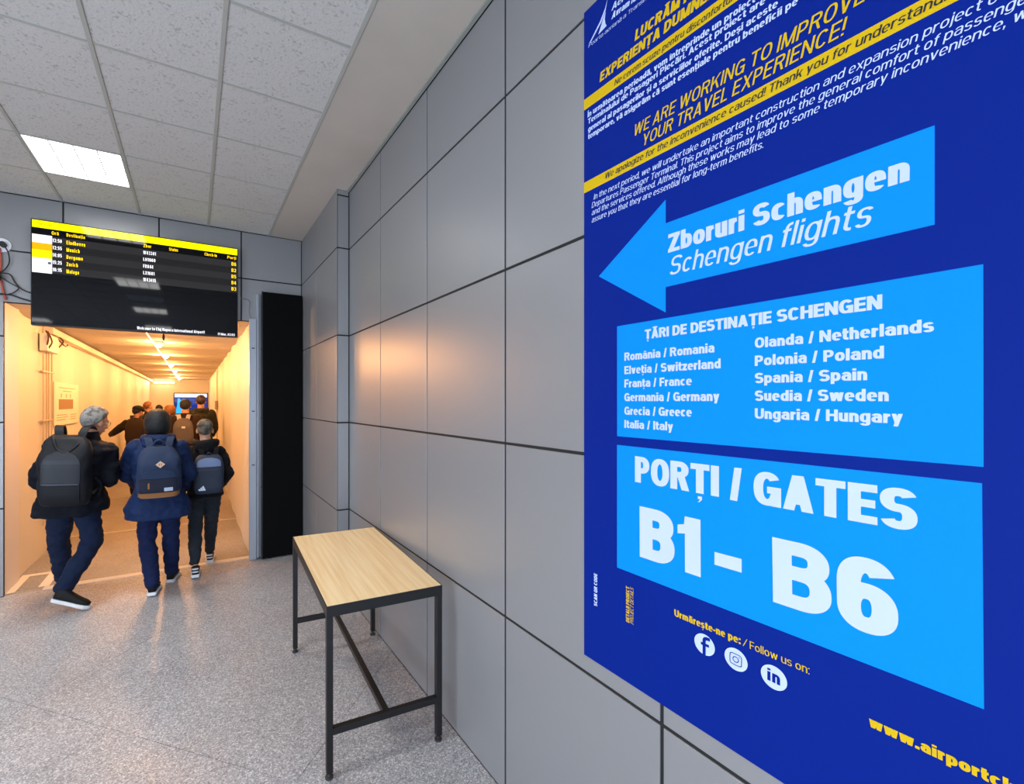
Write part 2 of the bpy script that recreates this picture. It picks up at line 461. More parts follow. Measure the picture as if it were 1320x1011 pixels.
# floors -------------------------------------------------------------------------
floor = struct('floor', MB().box(LX - .1, WX + .1, BY - .1, FY + .035, -.12, -.012), mat('floor_grout', '#5f5f61', .8))
def clip(poly, a, b, c):               # keep a*x+b*y<=c
    out = []
    for i in range(len(poly)):
        p, q = poly[i - 1], poly[i]
        dp, dq = a * p[0] + b * p[1] - c, a * q[0] + b * q[1] - c
        if (dp <= 0) != (dq <= 0):
            t = dp / (dp - dq); out.append((p[0] + (q[0] - p[0]) * t, p[1] + (q[1] - p[1]) * t))
        if dq <= 0: out.append(q)
    return out
# large terrazzo slabs laid diagonally, joints hairline thin
ang = math.radians(44.5); ca, sa = math.cos(ang), math.sin(ang); S_ = 1.75; g_ = .0012
for i in range(-6, 6):
    for j in range(-6, 6):
        ox, oy = .4042, 2.0927
        q = []
        for (u, v) in ((i * S_ + g_, j * S_ + g_), ((i + 1) * S_ - g_, j * S_ + g_), ((i + 1) * S_ - g_, (j + 1) * S_ - g_), (i * S_ + g_, (j + 1) * S_ - g_)):
            q.append((ox + u * ca - v * sa, oy + u * sa + v * ca))
        for pl in ((1, 0, WX), (-1, 0, -LX), (0, 1, FY + .035), (0, -1, -BY)):
            if q: q = clip(q, *pl)
        if len(q) > 2:
            MB().prism(q, -.012, 0).build('floor_slab', M_FLOOR, floor)
cfl = struct('floor', MB().box(CX0 - .1, CX1 + .1, FY + .035, CY1 + .1, -.12, -.003), M_CFLOOR)
for y0, y1 in ((5.42, 7.2), (7.26, 9.9), (9.9, 13.4), (13.4, 17), (17, 20.6)):
    MB().box(CX0, CX1, y0 + .003, y1 - .003, -.006, .0).build('floor_sheet', M_CFLOOR, cfl)
MB().box(CX0 + .28, CX1, FY + .03, FY + .115, -.01, .004).build('threshold_strip', mat('pale_threshold', '#c9bfb0', .5), cfl, bevel=.002)
MB().box(CX0, CX1, 7.2, 7.262, -.01, .006).build('joint_cover', mat('worn_joint_cover', '#b3a894', .45), cfl, bevel=.002)
tp = MB()
tp.prism([(-1.49, 5.36), (-1.42, 5.37), (-1.42, 5.86), (-1.49, 5.86)], 0, .002)
tp.prism([(-1.42, 5.80), (-1.02, 5.80), (-1.02, 5.86), (-1.42, 5.86)], 0, .002)
tp.prism([(-1.27, 5.42), (-1.19, 5.42), (-1.19, 5.80), (-1.27, 5.80)], 0, .002)
tag(tp.build('floor_marking', M_TAPE), 'pale tape marking on the passage floor beside the left wall', 'floor marking')

# right wall: grey laminate panels with recessed black joints --------------------
SEAM = [.8454 + .7498 * k for k in range(-7, 5)]         # vertical seams
wall_r = struct('wall_right', MB().box(WX + .004, WX + .3, BY, FY, 0, H + .3), M_JOINT)
for a, b in zip(SEAM[:-1], SEAM[1:]):
    ka = SEAM.index(a); thin_a = ka in (9, 10, 11); thin_b = (ka + 1) in (9, 10, 11)
    ga, gb = (.0045 if thin_a else .0062), (.0045 if thin_b else .0062)
    for z0, z1 in zip(ROWS[:-1], ROWS[1:]):
        top = .012 if z1 == H else 0
        y0, y1 = a + ga, b - gb; z0_, z1_ = z0 + .0062, z1 - .0062 - top
        piece('panel', (.022, y1 - y0, z1_ - z0_), M_PANEL, wall_r, (WX + .011, (y0 + y1) / 2, (z0_ + z1_) / 2), .0006)
# shallow pier at the end of the right wall
PX = 1.0904
pier = struct('wall_right', MB().box(PX + .004, WX + .018, SEAM[-1] + .003, FY, 0, H), M_JOINT)
for z0, z1 in zip(ROWS[:-1], ROWS[1:]):
    for y0, y1 in ((SEAM[-1] + .004, 4.584), (4.592, FY - .001)):
        piece('panel', (.022, y1 - y0, z1 - z0 - .01), M_PANEL, pier, (PX + .011, (y0 + y1) / 2, (z0 + z1) / 2), .0012)
    zt = z1 if z1 < H else H - .05
    piece('panel', (WX - PX - .016, .012, zt - z0 - .012), M_PANEL, pier, ((WX + PX) / 2 + .001, SEAM[-1] + .004, (z0 + zt) / 2), .0012)
piece('head_strip', (WX - PX - .014, .016, .04), M_PANEL, pier, ((WX + PX) / 2, SEAM[-1] + .01, H - .022), .001)

# far wall -------------------------------------------------------------------------
FS = [-4.07, -3.323, -2.569, -1.815, -1.061, -.307, .4518, PX]
fb = MB()
fb.box(LX - .1, OPX0, FY + .0045, FY + .035, 0, H + .3); fb.box(OPX1, WX + .3, FY + .0045, FY + .035, 0, H + .3); fb.box(OPX0, OPX1, FY + .0045, FY + .035, OPZ, H + .3)
wall_f = struct('wall_far', fb, M_JOINT)
for a, b in zip(FS[:-1], FS[1:]):
    for z0, z1 in zip(ROWS[:-1], ROWS[1:]):
        x0, x1, y0, y1 = a + .007, b - .007, z0 + .0065, z1 - .0065
        rects = []
        if x1 < OPX0 or x0 > OPX1 or z0 >= OPZ: rects = [(x0, x1, y0, y1)]
        else:
            if y1 > OPZ: rects.append((x0, x1, max(y0, OPZ), y1))
            if x0 < OPX0: rects.append((x0, OPX0, y0, min(y1, OPZ) - (0 if y1 <= OPZ else .0)))
            if x1 > OPX1: rects.append((OPX1, x1, y0, min(y1, OPZ)))
        for r in rects:
            piece('panel', (r[1] - r[0], .022, r[3] - r[2]), M_PANEL, wall_f, ((r[0] + r[1]) / 2, FY + .011, (r[2] + r[3]) / 2), .0012)

MB().box(OPX0 - .03, OPX0 - .002, FY + .036, FY + .42, .0, OPZ).build('reveal_board', mat('white_board', '#d9d4d2', .6), wall_f)
# ceiling --------------------------------------------------------------------------
GX = [.7312 - .6 * k for k in range(9)]
GY = [5.2807 - .6 * k for k in range(18)]
LIGHTS = {(2, 1): 1, (2, 5): 1, (2, 9): 1, (2, 13): 1, (6, 1): 1, (6, 5): 1, (6, 9): 1, (6, 13): 1, (2, 7): 0}
ceil = struct('ceiling', MB().box(LX - .1, WX + .3, BY - .1, FY + .3, H + .12, H + .3), M_JOINT)
for i in range(8):
    for j in range(17):
        if (i, j) in LIGHTS: continue
        piece('ceiling_tile', (.586, .590, .018), M_TILE, ceil, (GX[i] - .3, GY[j] - .3, H + .011), .004)
for i, x in enumerate(GX):
    MB().box(x - .012, x + .012, BY, GY[0] + .012, H - .003, H + .02).build('ceiling_rail', M_GRID, ceil, bevel=.0015)
for j, y in enumerate(GY):
    MB().box(GX[-1], GX[0] - .012, y - .006, y + .006, H - .001, H + .02).build('cross_rail', M_GRID, ceil)
MB().box(GX[0] + .012, WX - .022, BY, FY, H, H + .02).build('plaster_border', M_PLASTER, ceil)
MB().box(WX - .024, WX - .002, BY, SEAM[-1], H - .012, H + .01).build('edge_angle', mat('edge_trim', '#8f918b', .5), ceil, bevel=.001)

# walls the camera does not see: left and rear, solid plaster, no glazing built
M_WALLP = mat('white_plaster', '#c8c8c8', .8)
struct('wall_left', MB().box(LX - .15, LX, BY - .1, FY, 0, H + .3), M_WALLP)
struct('wall_rear', MB().box(LX - .15, WX + .3, BY - .15, BY, 0, H + .3), mat('grey_plaster', '#7c7d80', .8))

# troffers -------------------------------------------------------------------------
M_DIFF = mat('lit_diffuser', '#ffffff', .5, emit=((1.0, .985, .96), LAMP))
M_DIFF_OFF = mat('unlit_diffuser', '#b9bcc0', .25)
M_TROF = mat('troffer_enamel', '#c9cac8', .35)
def troffer(i, j, on):
    x, y = GX[i] - .3, GY[j] - .3
    order = {1: 'nearest the far wall', 5: 'second from the far wall', 7: 'switched off, between its two lit neighbours', 9: 'third from the far wall', 13: 'nearest the rear wall'}[j]
    if j == 7: lab0 = 'unlit square ceiling light between two lit ones in the row over the screen'
    lab = 'lit square ceiling light above the departures screen' if (i, j) == (2, 1) else 'square ceiling light, %s, in the row %s' % (order, 'over the departures screen' if i == 2 else 'by the left wall')
    t = thing('ceiling_light', lab0 if j == 7 else lab, 'ceiling light', (x, y, H), 0, 'square ceiling lights')
    fr = MB()
    for a in (-1, 1):
        fr.box(a * .288 - .006, a * .288 + .006, -.294, .294, -.002, .03); fr.box(-.294, .294, a * .288 - .006, a * .288 + .006, -.002, .03)
    fr.box(-.294, .294, -.294, .294, .03, .04)
    fr.build('frame', M_TROF, t)
    for k in range(4):
        xx = -.21 + .14 * k
        MB().box(xx - .064, xx + .064, -.28, .28, .004, .01).build('diffuser', M_DIFF if on else M_DIFF_OFF, t)
    lv = MB()
    for k in range(3): lv.box(-.14 + .14 * k - .005, -.14 + .14 * k + .005, -.28, .28, .0, .02)
    lv.build('divider', M_TROF, t)
for (i, j), on in LIGHTS.items():
    troffer(i, j, on)
    if on:
        lo = area_light('troffer_glow', (GX[i] - .3, GY[j] - .3, H - .006), (0, 0, 0), .55, .55, LAMP_W, (1, .95, .88))
        lo.data.spread = math.radians(104)

# passage ---------------------------------------------------------------------------
def wavy(x, y0, y1, z0, z1, sgn, amp=.004, per=.95):
    m = MB(); n = int((y1 - y0) / .06); V, F = [], []
    for i in range(n + 1):
        y = y0 + (y1 - y0) * i / n
        ph = (y - y0) / per % 1
        d = amp * max(-1, min(1, 1.8 * math.sin(2 * math.pi * ph)))
        V += [(x + d, y, z0), (x + d, y, z1)]
    for i in range(n):
        F.append((2 * i, 2 * i + 1, 2 * i + 3, 2 * i + 2) if sgn > 0 else (2 * i, 2 * i + 2, 2 * i + 3, 2 * i + 1))
    m.add(V, F); m.box(x + (.0 if sgn < 0 else 0) - sgn * .03, x - sgn * .1, y0, y1, z0, z1)
    return m
struct('wall_left', wavy(CX0, FY + .035, CY1, 0, CH + .05, 1), M_CWALL)
struct('wall_right', wavy(CX1, FY + .035, CY1, 0, CH + .05, -1), M_CWALL)
cc = MB(); V, F = [], []; n = 300
for i in range(n + 1):
    y = FY + .035 + (CY1 - FY) * i / n
    d = .012 * max(-1, min(1, 2.2 * math.sin(2 * math.pi * (y - FY) / 1.15)))
    V += [(CX0 - .05, y, CH + d), (CX1 + .05, y, CH + d)]
for i in range(n): F.append((2 * i, 2 * i + 2, 2 * i + 3, 2 * i + 1))
cc.add(V, F); cc.box(CX0 - .1, CX1 + .1, FY + .035, CY1, CH + .03, CH + .1)
struct('ceiling', cc, M_CCEIL)
endw = struct('wall_end', MB().box(CX0 - .1, CX1 + .1, CY1, CY1 + .1, 0, CH + .1), M_CWALL)

# steel jamb and folded black partition at the right side of the opening
j = thing('door_jamb', 'grey painted steel door jamb with bolts beside the passage opening', 'door frame', (0, 0, 0))
MB().box(OPX1 - .003, .600, FY - .035, FY + .03, 0, 2.62).build('jamb_post', M_STEEL, j, bevel=.002)
MB().box(.607, .622, FY - .06, FY, .02, 2.89).build('guide_rail', M_STEEL, j, bevel=.002)
MB().box(.622, .648, FY - .02, FY, .02, 2.89).build('guide_back', M_STEEL, j, bevel=.001)
MB().box(.600, .607, FY - .02, FY, .0, 2.89).build('cover_strip', M_STEEL, j)
for z in (2.30, 1.615, 1.03): MB().box(.555, .583, FY - .04, FY - .034, z - .005, z + .005).build('slot', M_JOINT, j)
for z in (2.72, 2.1, 1.5, .12): MB().cyl((.614, FY - .075, z), (.614, FY - .058, z), .012, 8).build('bolt', M_STEEL, j)
pr = thing('folding_partition', 'tall black folded partition leaf standing against the far wall', 'partition', (.655, FY - .035, 0), 0)
MB().box(0, .425, -.055, -.005, .012, 2.915).build('leaf', M_BLACK, pr, bevel=.004)
MB().box(0.0, .425, -.005, .02, .03, 2.90).build('rear_leaf', M_BLACK, pr, bevel=.004)
MB().box(-.006, .004, -.058, -.045, .01, 2.92).build('edge_strip', M_BLACKMETAL, pr)
for x in (.08, .34): MB().cyl((x, -.03, 0), (x, -.03, .014), .02, 10).build('glide', M_BLACKMETAL, pr)
# ---------------------------------------------------------------- the big information poster
PB = thing('information_poster', 'large blue airport information poster with light blue arrow and gates panel on the grey wall', 'poster', (WX - .001, 1.140, .838))
M_PBLUE = mat('poster_blue', '#001e7a', .6, spec=.08)
M_PLIGHT = mat('poster_light_blue', '#0081e2', .6, spec=.08)
M_PWHITE = mat('poster_white', '#b6c4ea', .55, spec=.2)
M_PYEL = mat('poster_yellow', '#c9a600', .55, spec=.2)
M_PDARK = mat('poster_black', '#161a2a', .5, spec=.3)
PZ0, PW, PH = .838, 1.043, 2.236
# poster frame: local x runs along the wall towards the camera, local y is up, local z is out of the wall
PROT = Matrix(((0, 0, -1), (-1, 0, 0), (0, 1, 0))).to_4x4()
def on_poster(o, y, z, lift, slope=0, turn=0):
    o.parent = PB
    o.matrix_local = Matrix.Translation((-lift, y - 1.140, z - PZ0)) @ PROT @ Matrix.Rotation(slope + turn, 4, 'Z')
    return o
def flat(name, pts, m, y=0, z=0, lift=.0016, th=.0003, label=None):
    """pts in wall metres (y along the wall, z up)"""
    q = [(-(a - 1.140), b - PZ0) for a, b in pts]
    ar = sum(q[i][0] * q[(i + 1) % len(q)][1] - q[(i + 1) % len(q)][0] * q[i][1] for i in range(len(q)))
    if ar < 0: q = q[::-1]
    o = MB().prism(q, -th, 0).build(name, m, label=label)
    return on_poster(o, 1.140, PZ0, lift)
BK = dict(hx=.128, hy=.105, gap=.06)
RG = dict(hx=.062, hy=.052, gap=.095)
SB = dict(hx=.112, hy=.088, gap=.07)
def words(s, a, b, cap, m, style, slant=0, ref=None, label=None, name='lettering', lift=.0024, x=1.0):
    """s drawn from wall point a to the wall point b (baseline ends) on the poster"""
    w = math.hypot(a[0] - b[0], b[1] - a[1]); sl = math.atan2(b[1] - a[1], a[0] - b[0])
    V, F = text_mesh(s, cap, width=w, ref=ref, slant=slant, **style)
    me = bpy.data.meshes.new(name); me.from_pydata(V, [], F); me.materials.append(m)
    o = obj(name, me, label=label)
    return on_poster(o, a[0], a[1], lift, sl)
MB().prism([(0, 0), (PW, .0), (PW, PH), (0, PH)], 0, .0012).build('sheet', M_PBLUE)
on_poster(bpy.data.objects['sheet'], 1.140, PZ0, 0)
sheet = bpy.data.objects['sheet']
flat('yellow_band', [(1.140, 2.7701), (1.140, 2.7335), (.098, 2.712), (.098, 2.7487)], M_PYEL)
flat('yellow_band', [(1.140, 2.4814), (1.140, 2.4446), (.098, 2.4315), (.098, 2.4680)], M_PYEL)
flat('arrow', [(1.0746, 2.1399), (.8311, 2.3016), (.8311, 2.2332), (.2952, 2.2265), (.2952, 2.0441), (.8311, 2.0494), (.8311, 1.9762)], M_PLIGHT, label='light blue arrow pointing left')
flat('destination_panel', [(1.0003, 1.9609), (1.0, 1.6081), (.237, 1.6065), (.2374, 1.9558)], M_PLIGHT, label='light blue block listing destination countries')
flat('gate_panel', [(1.0003, 1.5799), (1.0003, 1.1862), (.2365, 1.1893), (.2387, 1.5781)], M_PLIGHT, label='light blue block with the gate numbers')
W_, Y_, K_ = M_PWHITE, M_PYEL, M_PDARK
words('LUCRĂM PENTRU', (.9346, 2.8306), (.7887, 2.8240), .0316, Y_, BK, .12, ref='LUCRĂM')
words('EXPERIENȚA DUMNEAVOASTRĂ', (1.0707, 2.7884), (.8492, 2.7830), .0315, Y_, BK, .12, ref='EXPERIENȚA')
words('Ne cerem scuze pentru disconfortul', (1.0109, 2.7396), (.7766, 2.7340), .0185, K_, dict(hx=.075, hy=.062, gap=.09), .2, ref='Ne cerem scuze pentru')
words('În următoarea perioadă, vom întreprinde un proiect', (1.123, 2.6996), (.6753, 2.6898), .0185, W_, SB, .05, ref='În următoarea perioadă, vom întreprinde un')
words('Terminalului de Pasageri Plecări. Acest proiect are', (1.122, 2.6754), (.5735, 2.6677), .0180, W_, SB, .05)
words('general al pasagerilor și a serviciilor oferite. Deși aceste', (1.121, 2.6478), (.5478, 2.6396), .0180, W_, SB, .05)
words('temporare, vă asigurăm că sunt esențiale pentru beneficii pe', (1.121, 2.6225), (.5084, 2.6148), .0180, W_, SB, .05)
words('WE ARE WORKING TO IMPROVE', (.9399, 2.538), (.3936, 2.531), .0345, Y_, dict(hx=.065, hy=.058, gap=.11), .2)
words('YOUR TRAVEL EXPERIENCE!', (.909, 2.4923), (.4271, 2.4865), .0345, Y_, dict(hx=.065, hy=.058, gap=.11), .2)
words('We apologize for the inconvenience caused! Thank you for understanding!', (1.05, 2.4546), (.2854, 2.4443), .0195, K_, dict(hx=.075, hy=.062, gap=.09), .2, ref='We apologize for the inconvenience caused! Thank you for understand')
words('In the next period, we will undertake an important construction and expansion project of', (1.096, 2.4053), (.2403, 2.3963), .0185, W_, RG, .2, ref='In the next period, we will undertake an important construction and expansion project')
words('Departures Passenger Terminal. This project aims to improve the general comfort of passengers', (1.1051, 2.38), (.2913, 2.3718), .0185, W_, RG, .2, ref='Departures Passenger Terminal. This project aims to improve the general comfort of')
words('and the services offered. Although these works may lead to some temporary inconvenience, we', (1.1051, 2.3551), (.2133, 2.3471), .0185, W_, RG, .2, ref='and the services offered. Although these works may lead to some temporary inconvenience,')
words('assure you that they are essential for long-term benefits.', (1.1051, 2.3299), (.5778, 2.3254), .0185, W_, RG, .2)
words('Zboruri Schengen', (.8229, 2.1451), (.3278, 2.1393), .0523, W_, dict(hx=.132, hy=.1, gap=.055))
words('Schengen flights', (.8205, 2.0793), (.3855, 2.0737), .052, W_, dict(hx=.066, hy=.056, gap=.10), .2)
words('ȚĂRI DE DESTINAȚIE SCHENGEN', (.8988, 1.907), (.3666, 1.9026), .0286, W_, dict(hx=.135, hy=.1, gap=.045))
for s, z, e in (('România / Romania', 1.8480, .6924), ('Elveția / Switzerland', 1.8054, .6764), ('Franța / France', 1.7636, .753),
                ('Germania / Germany', 1.7205, .6796), ('Grecia / Greece', 1.6779, .753), ('Italia / Italy', 1.6362, .8074)):
    words(s, (.9719, z), (e, z), .0253, W_, dict(hx=.125, hy=.1, gap=.06))
for s, z, e in (('Olanda / Netherlands', 1.8485, .2957), ('Polonia / Poland', 1.8054, .3639), ('Spania / Spain', 1.7634, .389),
                ('Suedia / Sweden', 1.7208, .357), ('Ungaria / Hungary', 1.678, .337)):
    words(s, (.5962, z), (e, z - .001), .0250, W_, dict(hx=.128, hy=.1, gap=.06))
words('PORȚI / GATES', (.933, 1.4719), (.317, 1.473), .0795, W_, dict(hx=.132, hy=.1, gap=.045))
words('B1', (.916, 1.2467), (.7284, 1.2477), .1543, W_, dict(hx=.142, hy=.11, gap=.06), label='white gate range lettering')
words('B6', (.557, 1.2493), (.3427, 1.2520), .1520, W_, dict(hx=.128, hy=.105, gap=.06))
flat('dash', [(.6922, 1.3269), (.6922, 1.2935), (.6259, 1.2943), (.6259, 1.3284)], W_, lift=.0024)
words('Urmărește-ne pe:', (.8037, 1.113), (.6281, 1.1155), .0194, Y_, dict(hx=.12, hy=.095, gap=.07))
words('/', (.6235, 1.1150), (.6125, 1.1150), .0194, Y_, RG)
words('Follow us on:', (.6073, 1.1152), (.4859, 1.1165), .0186, Y_, RG)
words('www.airportcluj.ro', (.3861, 1.0655), (.2819, 1.067), .0215, Y_, dict(hx=.14, hy=.11, gap=.06), ref='www.air')
# words printed sideways around the place of the code (the code itself is left out)
def sideways(s, y, z, length, cap, m, style, slant=0):
    V, F = text_mesh(s, cap, width=length, slant=slant, **style)
    me = bpy.data.meshes.new('lettering'); me.from_pydata(V, [], F); me.materials.append(m)
    return on_poster(obj('lettering', me), y, z, .0024, 0, math.pi / 2)
sideways('SCAN QR CODE', 1.0806, 1.0275, .110, .0140, W_, dict(hx=.12, hy=.095, gap=.08))
sideways('DETALII PROIECT', .9532, 1.0280, .112, .0125, Y_, dict(hx=.12, hy=.095, gap=.08))
sideways('PROJECT DETAILS', .9385, 1.0290, .112, .0120, Y_, RG, .2)
# round social media signs
def disc(cy, cz, r, n=40): return [(cy + r * math.cos(2 * math.pi * i / n), cz + r * math.sin(2 * math.pi * i / n)) for i in range(n)]
def mark(parts_, cy, cz, m=M_PBLUE):
    V, F = [], []
    for pts in parts_:
        n = len(V)
        ar = sum(pts[i][0] * pts[(i + 1) % len(pts)][1] - pts[(i + 1) % len(pts)][0] * pts[i][1] for i in range(len(pts)))
        if ar < 0: pts = pts[::-1]
        V += [(x, y, .00003 * (len(F) % 6)) for x, y in pts]; F.append(tuple(range(n, n + len(pts))))
    me = bpy.data.meshes.new('emblem_mark'); me.from_pydata(V, [], F); me.materials.append(m)
    return on_poster(obj('emblem_mark', me), cy, cz, .0028)
def strokes(pth, hw, closed=False):
    out = []
    N = len(pth)
    for i in range(N if closed else N - 1):
        a, b = pth[i], pth[(i + 1) % N]; dx, dy = b[0] - a[0], b[1] - a[1]; l = math.hypot(dx, dy)
        ex, ey = dx / l * hw * .5, dy / l * hw * .5; nx, ny = -dy / l * hw, dx / l * hw
        out.append([(a[0] - ex + nx, a[1] - ey + ny), (a[0] - ex - nx, a[1] - ey - ny), (b[0] + ex - nx, b[1] + ey - ny), (b[0] + ex + nx, b[1] + ey + ny)])
    return out
for cy in (.7186, .6396, .5557):
    flat('round_sign', disc(cy, 1.0721, .0272), W_, lift=.0024)
f_ = se(.0095, .0095, .010, .010, 90, 180, 6)
mark(strokes([(.013, .0185)] + [(x - .000, y - .001) for x, y in f_] + [(-.0005, -.0268)], .0042) + strokes([(-.0075, .0005), (.0105, .0005)], .0036), .7186, 1.0721)
rr = se(0, 0, .0138, .0138, 0, 360, 36, 5)[:-1]
mark(strokes(rr, .0010, True) + strokes(se(0, 0, .0066, .0066, 0, 360, 24, 2)[:-1], .0010, True) + [disc(.0082, .0082, .0013, 10)], .6396, 1.0721)
V, F = text_mesh('in', .029, hx=.115, hy=.1, gap=.12, width=.0265)
me = bpy.data.meshes.new('emblem_mark'); me.from_pydata(V, [], F); me.materials.append(M_PBLUE)
on_poster(obj('emblem_mark', me), .5557 + .0132, 1.0721 - .0118, .0028)
# airport emblem and its words at the top
words('Aeroportul', (1.0223, 2.9905), (.955, 2.985), .0215, W_, SB, .2, ref='Aero')
words('Avram Iancu', (1.0223, 2.963), (.9550, 2.956), .0205, W_, SB, .2, ref='Avram')
words('Poarta aeriană a Transilvaniei', (1.1192, 2.9374), (.8900, 2.9262), .0128, W_, RG, .2, ref='Poarta aeriană a Transilv')
flat('emblem_sail', [(1.116, 2.951), (1.108, 2.951), (1.064, 2.985), (1.046, 3.012), (1.037, 3.046), (1.047, 3.020), (1.068, 2.992)], W_, lift=.0024)
flat('emblem_sail', [(1.076, 2.953), (1.041, 2.957), (1.046, 2.967), (1.049, 2.985), (1.0455, 3.008), (1.056, 2.992), (1.063, 2.976)], W_, lift=.0025)
flat('emblem_sail', [(1.040, 3.052), (1.033, 3.052), (1.034, 3.062)], W_, lift=.0024)
for o in PB.children:
    if o.name.startswith('lettering'): pass

# ---------------------------------------------------------------- departures screen
TX, TY, TZ = -1.268, 5.2, 3.341
TW, TH = 1.678, .945
tv = thing('departures_screen', 'large black departures board screen with yellow header hung above the passage opening', 'screen', (TX, TY, TZ))
mb = MB().box(0, TW, .0, .06, -TH, 0); mb.build('housing', mat('screen_housing', '#0b0b0d', .35), tv, bevel=.004)
M_GLASS = mat('screen_black_glass', '#010206', .04, spec=.28)
MB().box(.008, TW - .008, -.0015, .001, -TH + .012, -.006).build('display', M_GLASS, tv)
MB().box(TW * .3, TW * .7, .06, FY - TY - .001, -TH * .7, -TH * .3).build('wall_bracket', M_BLACKMETAL, tv)
def lit(name, rgb, e, dark='#020202'): return mat(name, dark, .05, spec=.2, emit=(rgb, e))
E_Y = lit('lit_yellow', '#f5f000', .95, '#303000'); E_T = lit('lit_amber', '#ffd000', 1.0); E_W = lit('lit_white', '#f4f4ff', .95)
E_O = lit('lit_orange', '#ffa800', .9); E_R = lit('lit_row', '#242426', .6); E_R2 = lit('lit_row_pale', '#303032', .6); E_K = lit('lit_dim', '#b4b000', .8)
def scr(name, x0, x1, z0, z1, m, d=.0022): return MB().box(x0, x1, -d, -.0012, -z1, -z0).build(name, m, tv)
scr('header_bar', .010, 1.672, .010, .075, E_Y)
scr('advert_tile', .010, .148, .136, .209, E_W); scr('advert_tile', .010, .148, .209, .271, E_O)
scr('advert_tile', .010, .148, .271, .343, E_Y); scr('advert_tile', .010, .148, .343, .474, E_W)
scr('advert_tile', .118, .142, .372, .392, lit('lit_grey', '#555560', .8), .0028)
for k in range(5): scr('table_row', .149, 1.672, .141 + .066 * k, .207 + .066 * k, E_R if k % 2 else E_R2)
def stext(s, x, z, w, cap, m, st=None, name='screen_text'):
    V, F = text_mesh(s, cap, width=w, lift=1e-5, **(st or dict(hx=.085, hy=.075, gap=.13)))
    me = bpy.data.meshes.new(name); me.from_pydata(V, [], F); me.materials.append(m)
    o = obj(name, me, tv); o.rotation_euler = (math.pi / 2, 0, 0); o.location = (x, -.0032, -z)
for s, x, w in (('Oră', .145, .05), ('Destinația', .25, .134), ('Zbor', .838, .064), ('Status', 1.052, .077), ('Check-in', 1.365, .113), ('Porți', 1.577, .084)):
    stext(s, x, .122, w, .030, E_T)
for k, (h_, d_, w_, fl, wf, gt) in enumerate((('13:50', 'Eindhoven', .136, 'W43341', .104, 'B6'), ('13:55', 'Munich', .095, 'LH1669', .1, 'B2'),
        ('14:05', 'Bergamo', .118, 'FR844', .082, 'B5'), ('15:25', 'Zurich', .082, 'LX1681', .092, 'B4'), ('16:15', 'Malaga', .09, 'W43415', .104, 'B3'))):
    z = .190 + .0655 * k
    stext(h_, .152, z - .002, .064, .032, E_W); stext(d_, .25, z + .003, w_, .034, E_T); stext(fl, .836, z, wf, .032, E_W); stext(gt, 1.617, z, .044, .036, E_T)
stext('Plecări', .038, .053, .118, .028, E_K); stext('03:03', 1.56, .055, .09, .026, E_K)
stext('Welcome to Cluj Napoca International Airport!', .786, .924, .579, .028, E_W)
stext('31 Mar, 03:03', 1.485, .930, .163, .024, E_W)
stext('wizz', .05, .246, .08, .016, E_W) if False else None
# ---------------------------------------------------------------- table by the wall
tb = thing('table', 'narrow table with pale wood top and black steel frame against the grey wall', 'table', (.853, 2.598, 0), -math.radians(3.4))
tw, tl, th, q = .580, 1.170, .79, .030
def wood():
    m = bpy.data.materials.new('pale_wood_laminate'); m.use_nodes = True; nt = m.node_tree; b = nt.nodes['Principled BSDF']
    tc = nt.nodes.new('ShaderNodeTexCoord'); mp = nt.nodes.new('ShaderNodeMapping'); mp.inputs['Scale'].default_value = (16, .55, 1)
    n = nt.nodes.new('ShaderNodeTexNoise'); n.inputs['Scale'].default_value = 3.0; n.inputs['Detail'].default_value = 7; n.inputs['Distortion'].default_value = .12
    r = nt.nodes.new('ShaderNodeValToRGB'); r.color_ramp.elements[0].color = lin('#e2c08c'); r.color_ramp.elements[1].color = lin('#f0d9ad')
    r.color_ramp.elements[0].position = .32; r.color_ramp.elements[1].position = .66
    nt.links.new(tc.outputs['Object'], mp.inputs[0]); nt.links.new(mp.outputs[0], n.inputs['Vector']); nt.links.new(n.outputs['Fac'], r.inputs['Fac'])
    nt.links.new(r.outputs['Color'], b.inputs['Base Color']); b.inputs['Roughness'].default_value = .42
    return m
MB().box(-tw / 2 + .0045, tw / 2 - .0045, -tl / 2 + .0045, tl / 2 - .0045, th - .014, th).build('tabletop', wood(), tb, bevel=.0008)
fr = MB()
for s in (-1, 1):
    fr.box(s * (tw / 2 - q / 2) - q / 2, s * (tw / 2 - q / 2) + q / 2, -tl / 2, tl / 2, th - .050, th - .014)
    fr.box(-tw / 2 + q, tw / 2 - q, s * (tl / 2 - q / 2) - q / 2, s * (tl / 2 - q / 2) + q / 2, th - .050, th - .014)
for s in (-1, 1):
    fr.box(s * (tw / 2 - .002) - .002, s * (tw / 2 - .002) + .002, -tl / 2, tl / 2, th - .014, th - .0006)
    fr.box(-tw / 2 + .004, tw / 2 - .004, s * (tl / 2 - .002) - .002, s * (tl / 2 - .002) + .002, th - .014, th - .0006)
fr.build('top_frame', M_BLACKMETAL, tb)
for sx in (-1, 1):
    for sy in (-1, 1):
        cx, cy = sx * (tw / 2 - q / 2), sy * (tl / 2 - q / 2)
        lg = MB().box(cx - q / 2, cx + q / 2, cy - q / 2, cy + q / 2, .028, th - .050).build('leg', M_BLACKMETAL, tb, bevel=.0015)
        MB().cyl((cx, cy, .0), (cx, cy, .009), .019, 16).cyl((cx, cy, .008), (cx, cy, .03), .007, 10).build('foot', mat('grey_rubber', '#2d2d2f', .6), lg)
for s in (-1, 1):
    MB().box(-tw / 2 + q, tw / 2 - q, s * (tl / 2 - q / 2) - q / 2, s * (tl / 2 - q / 2) + q / 2, .198, .228).build('end_rail', M_BLACKMETAL, tb, bevel=.0015)
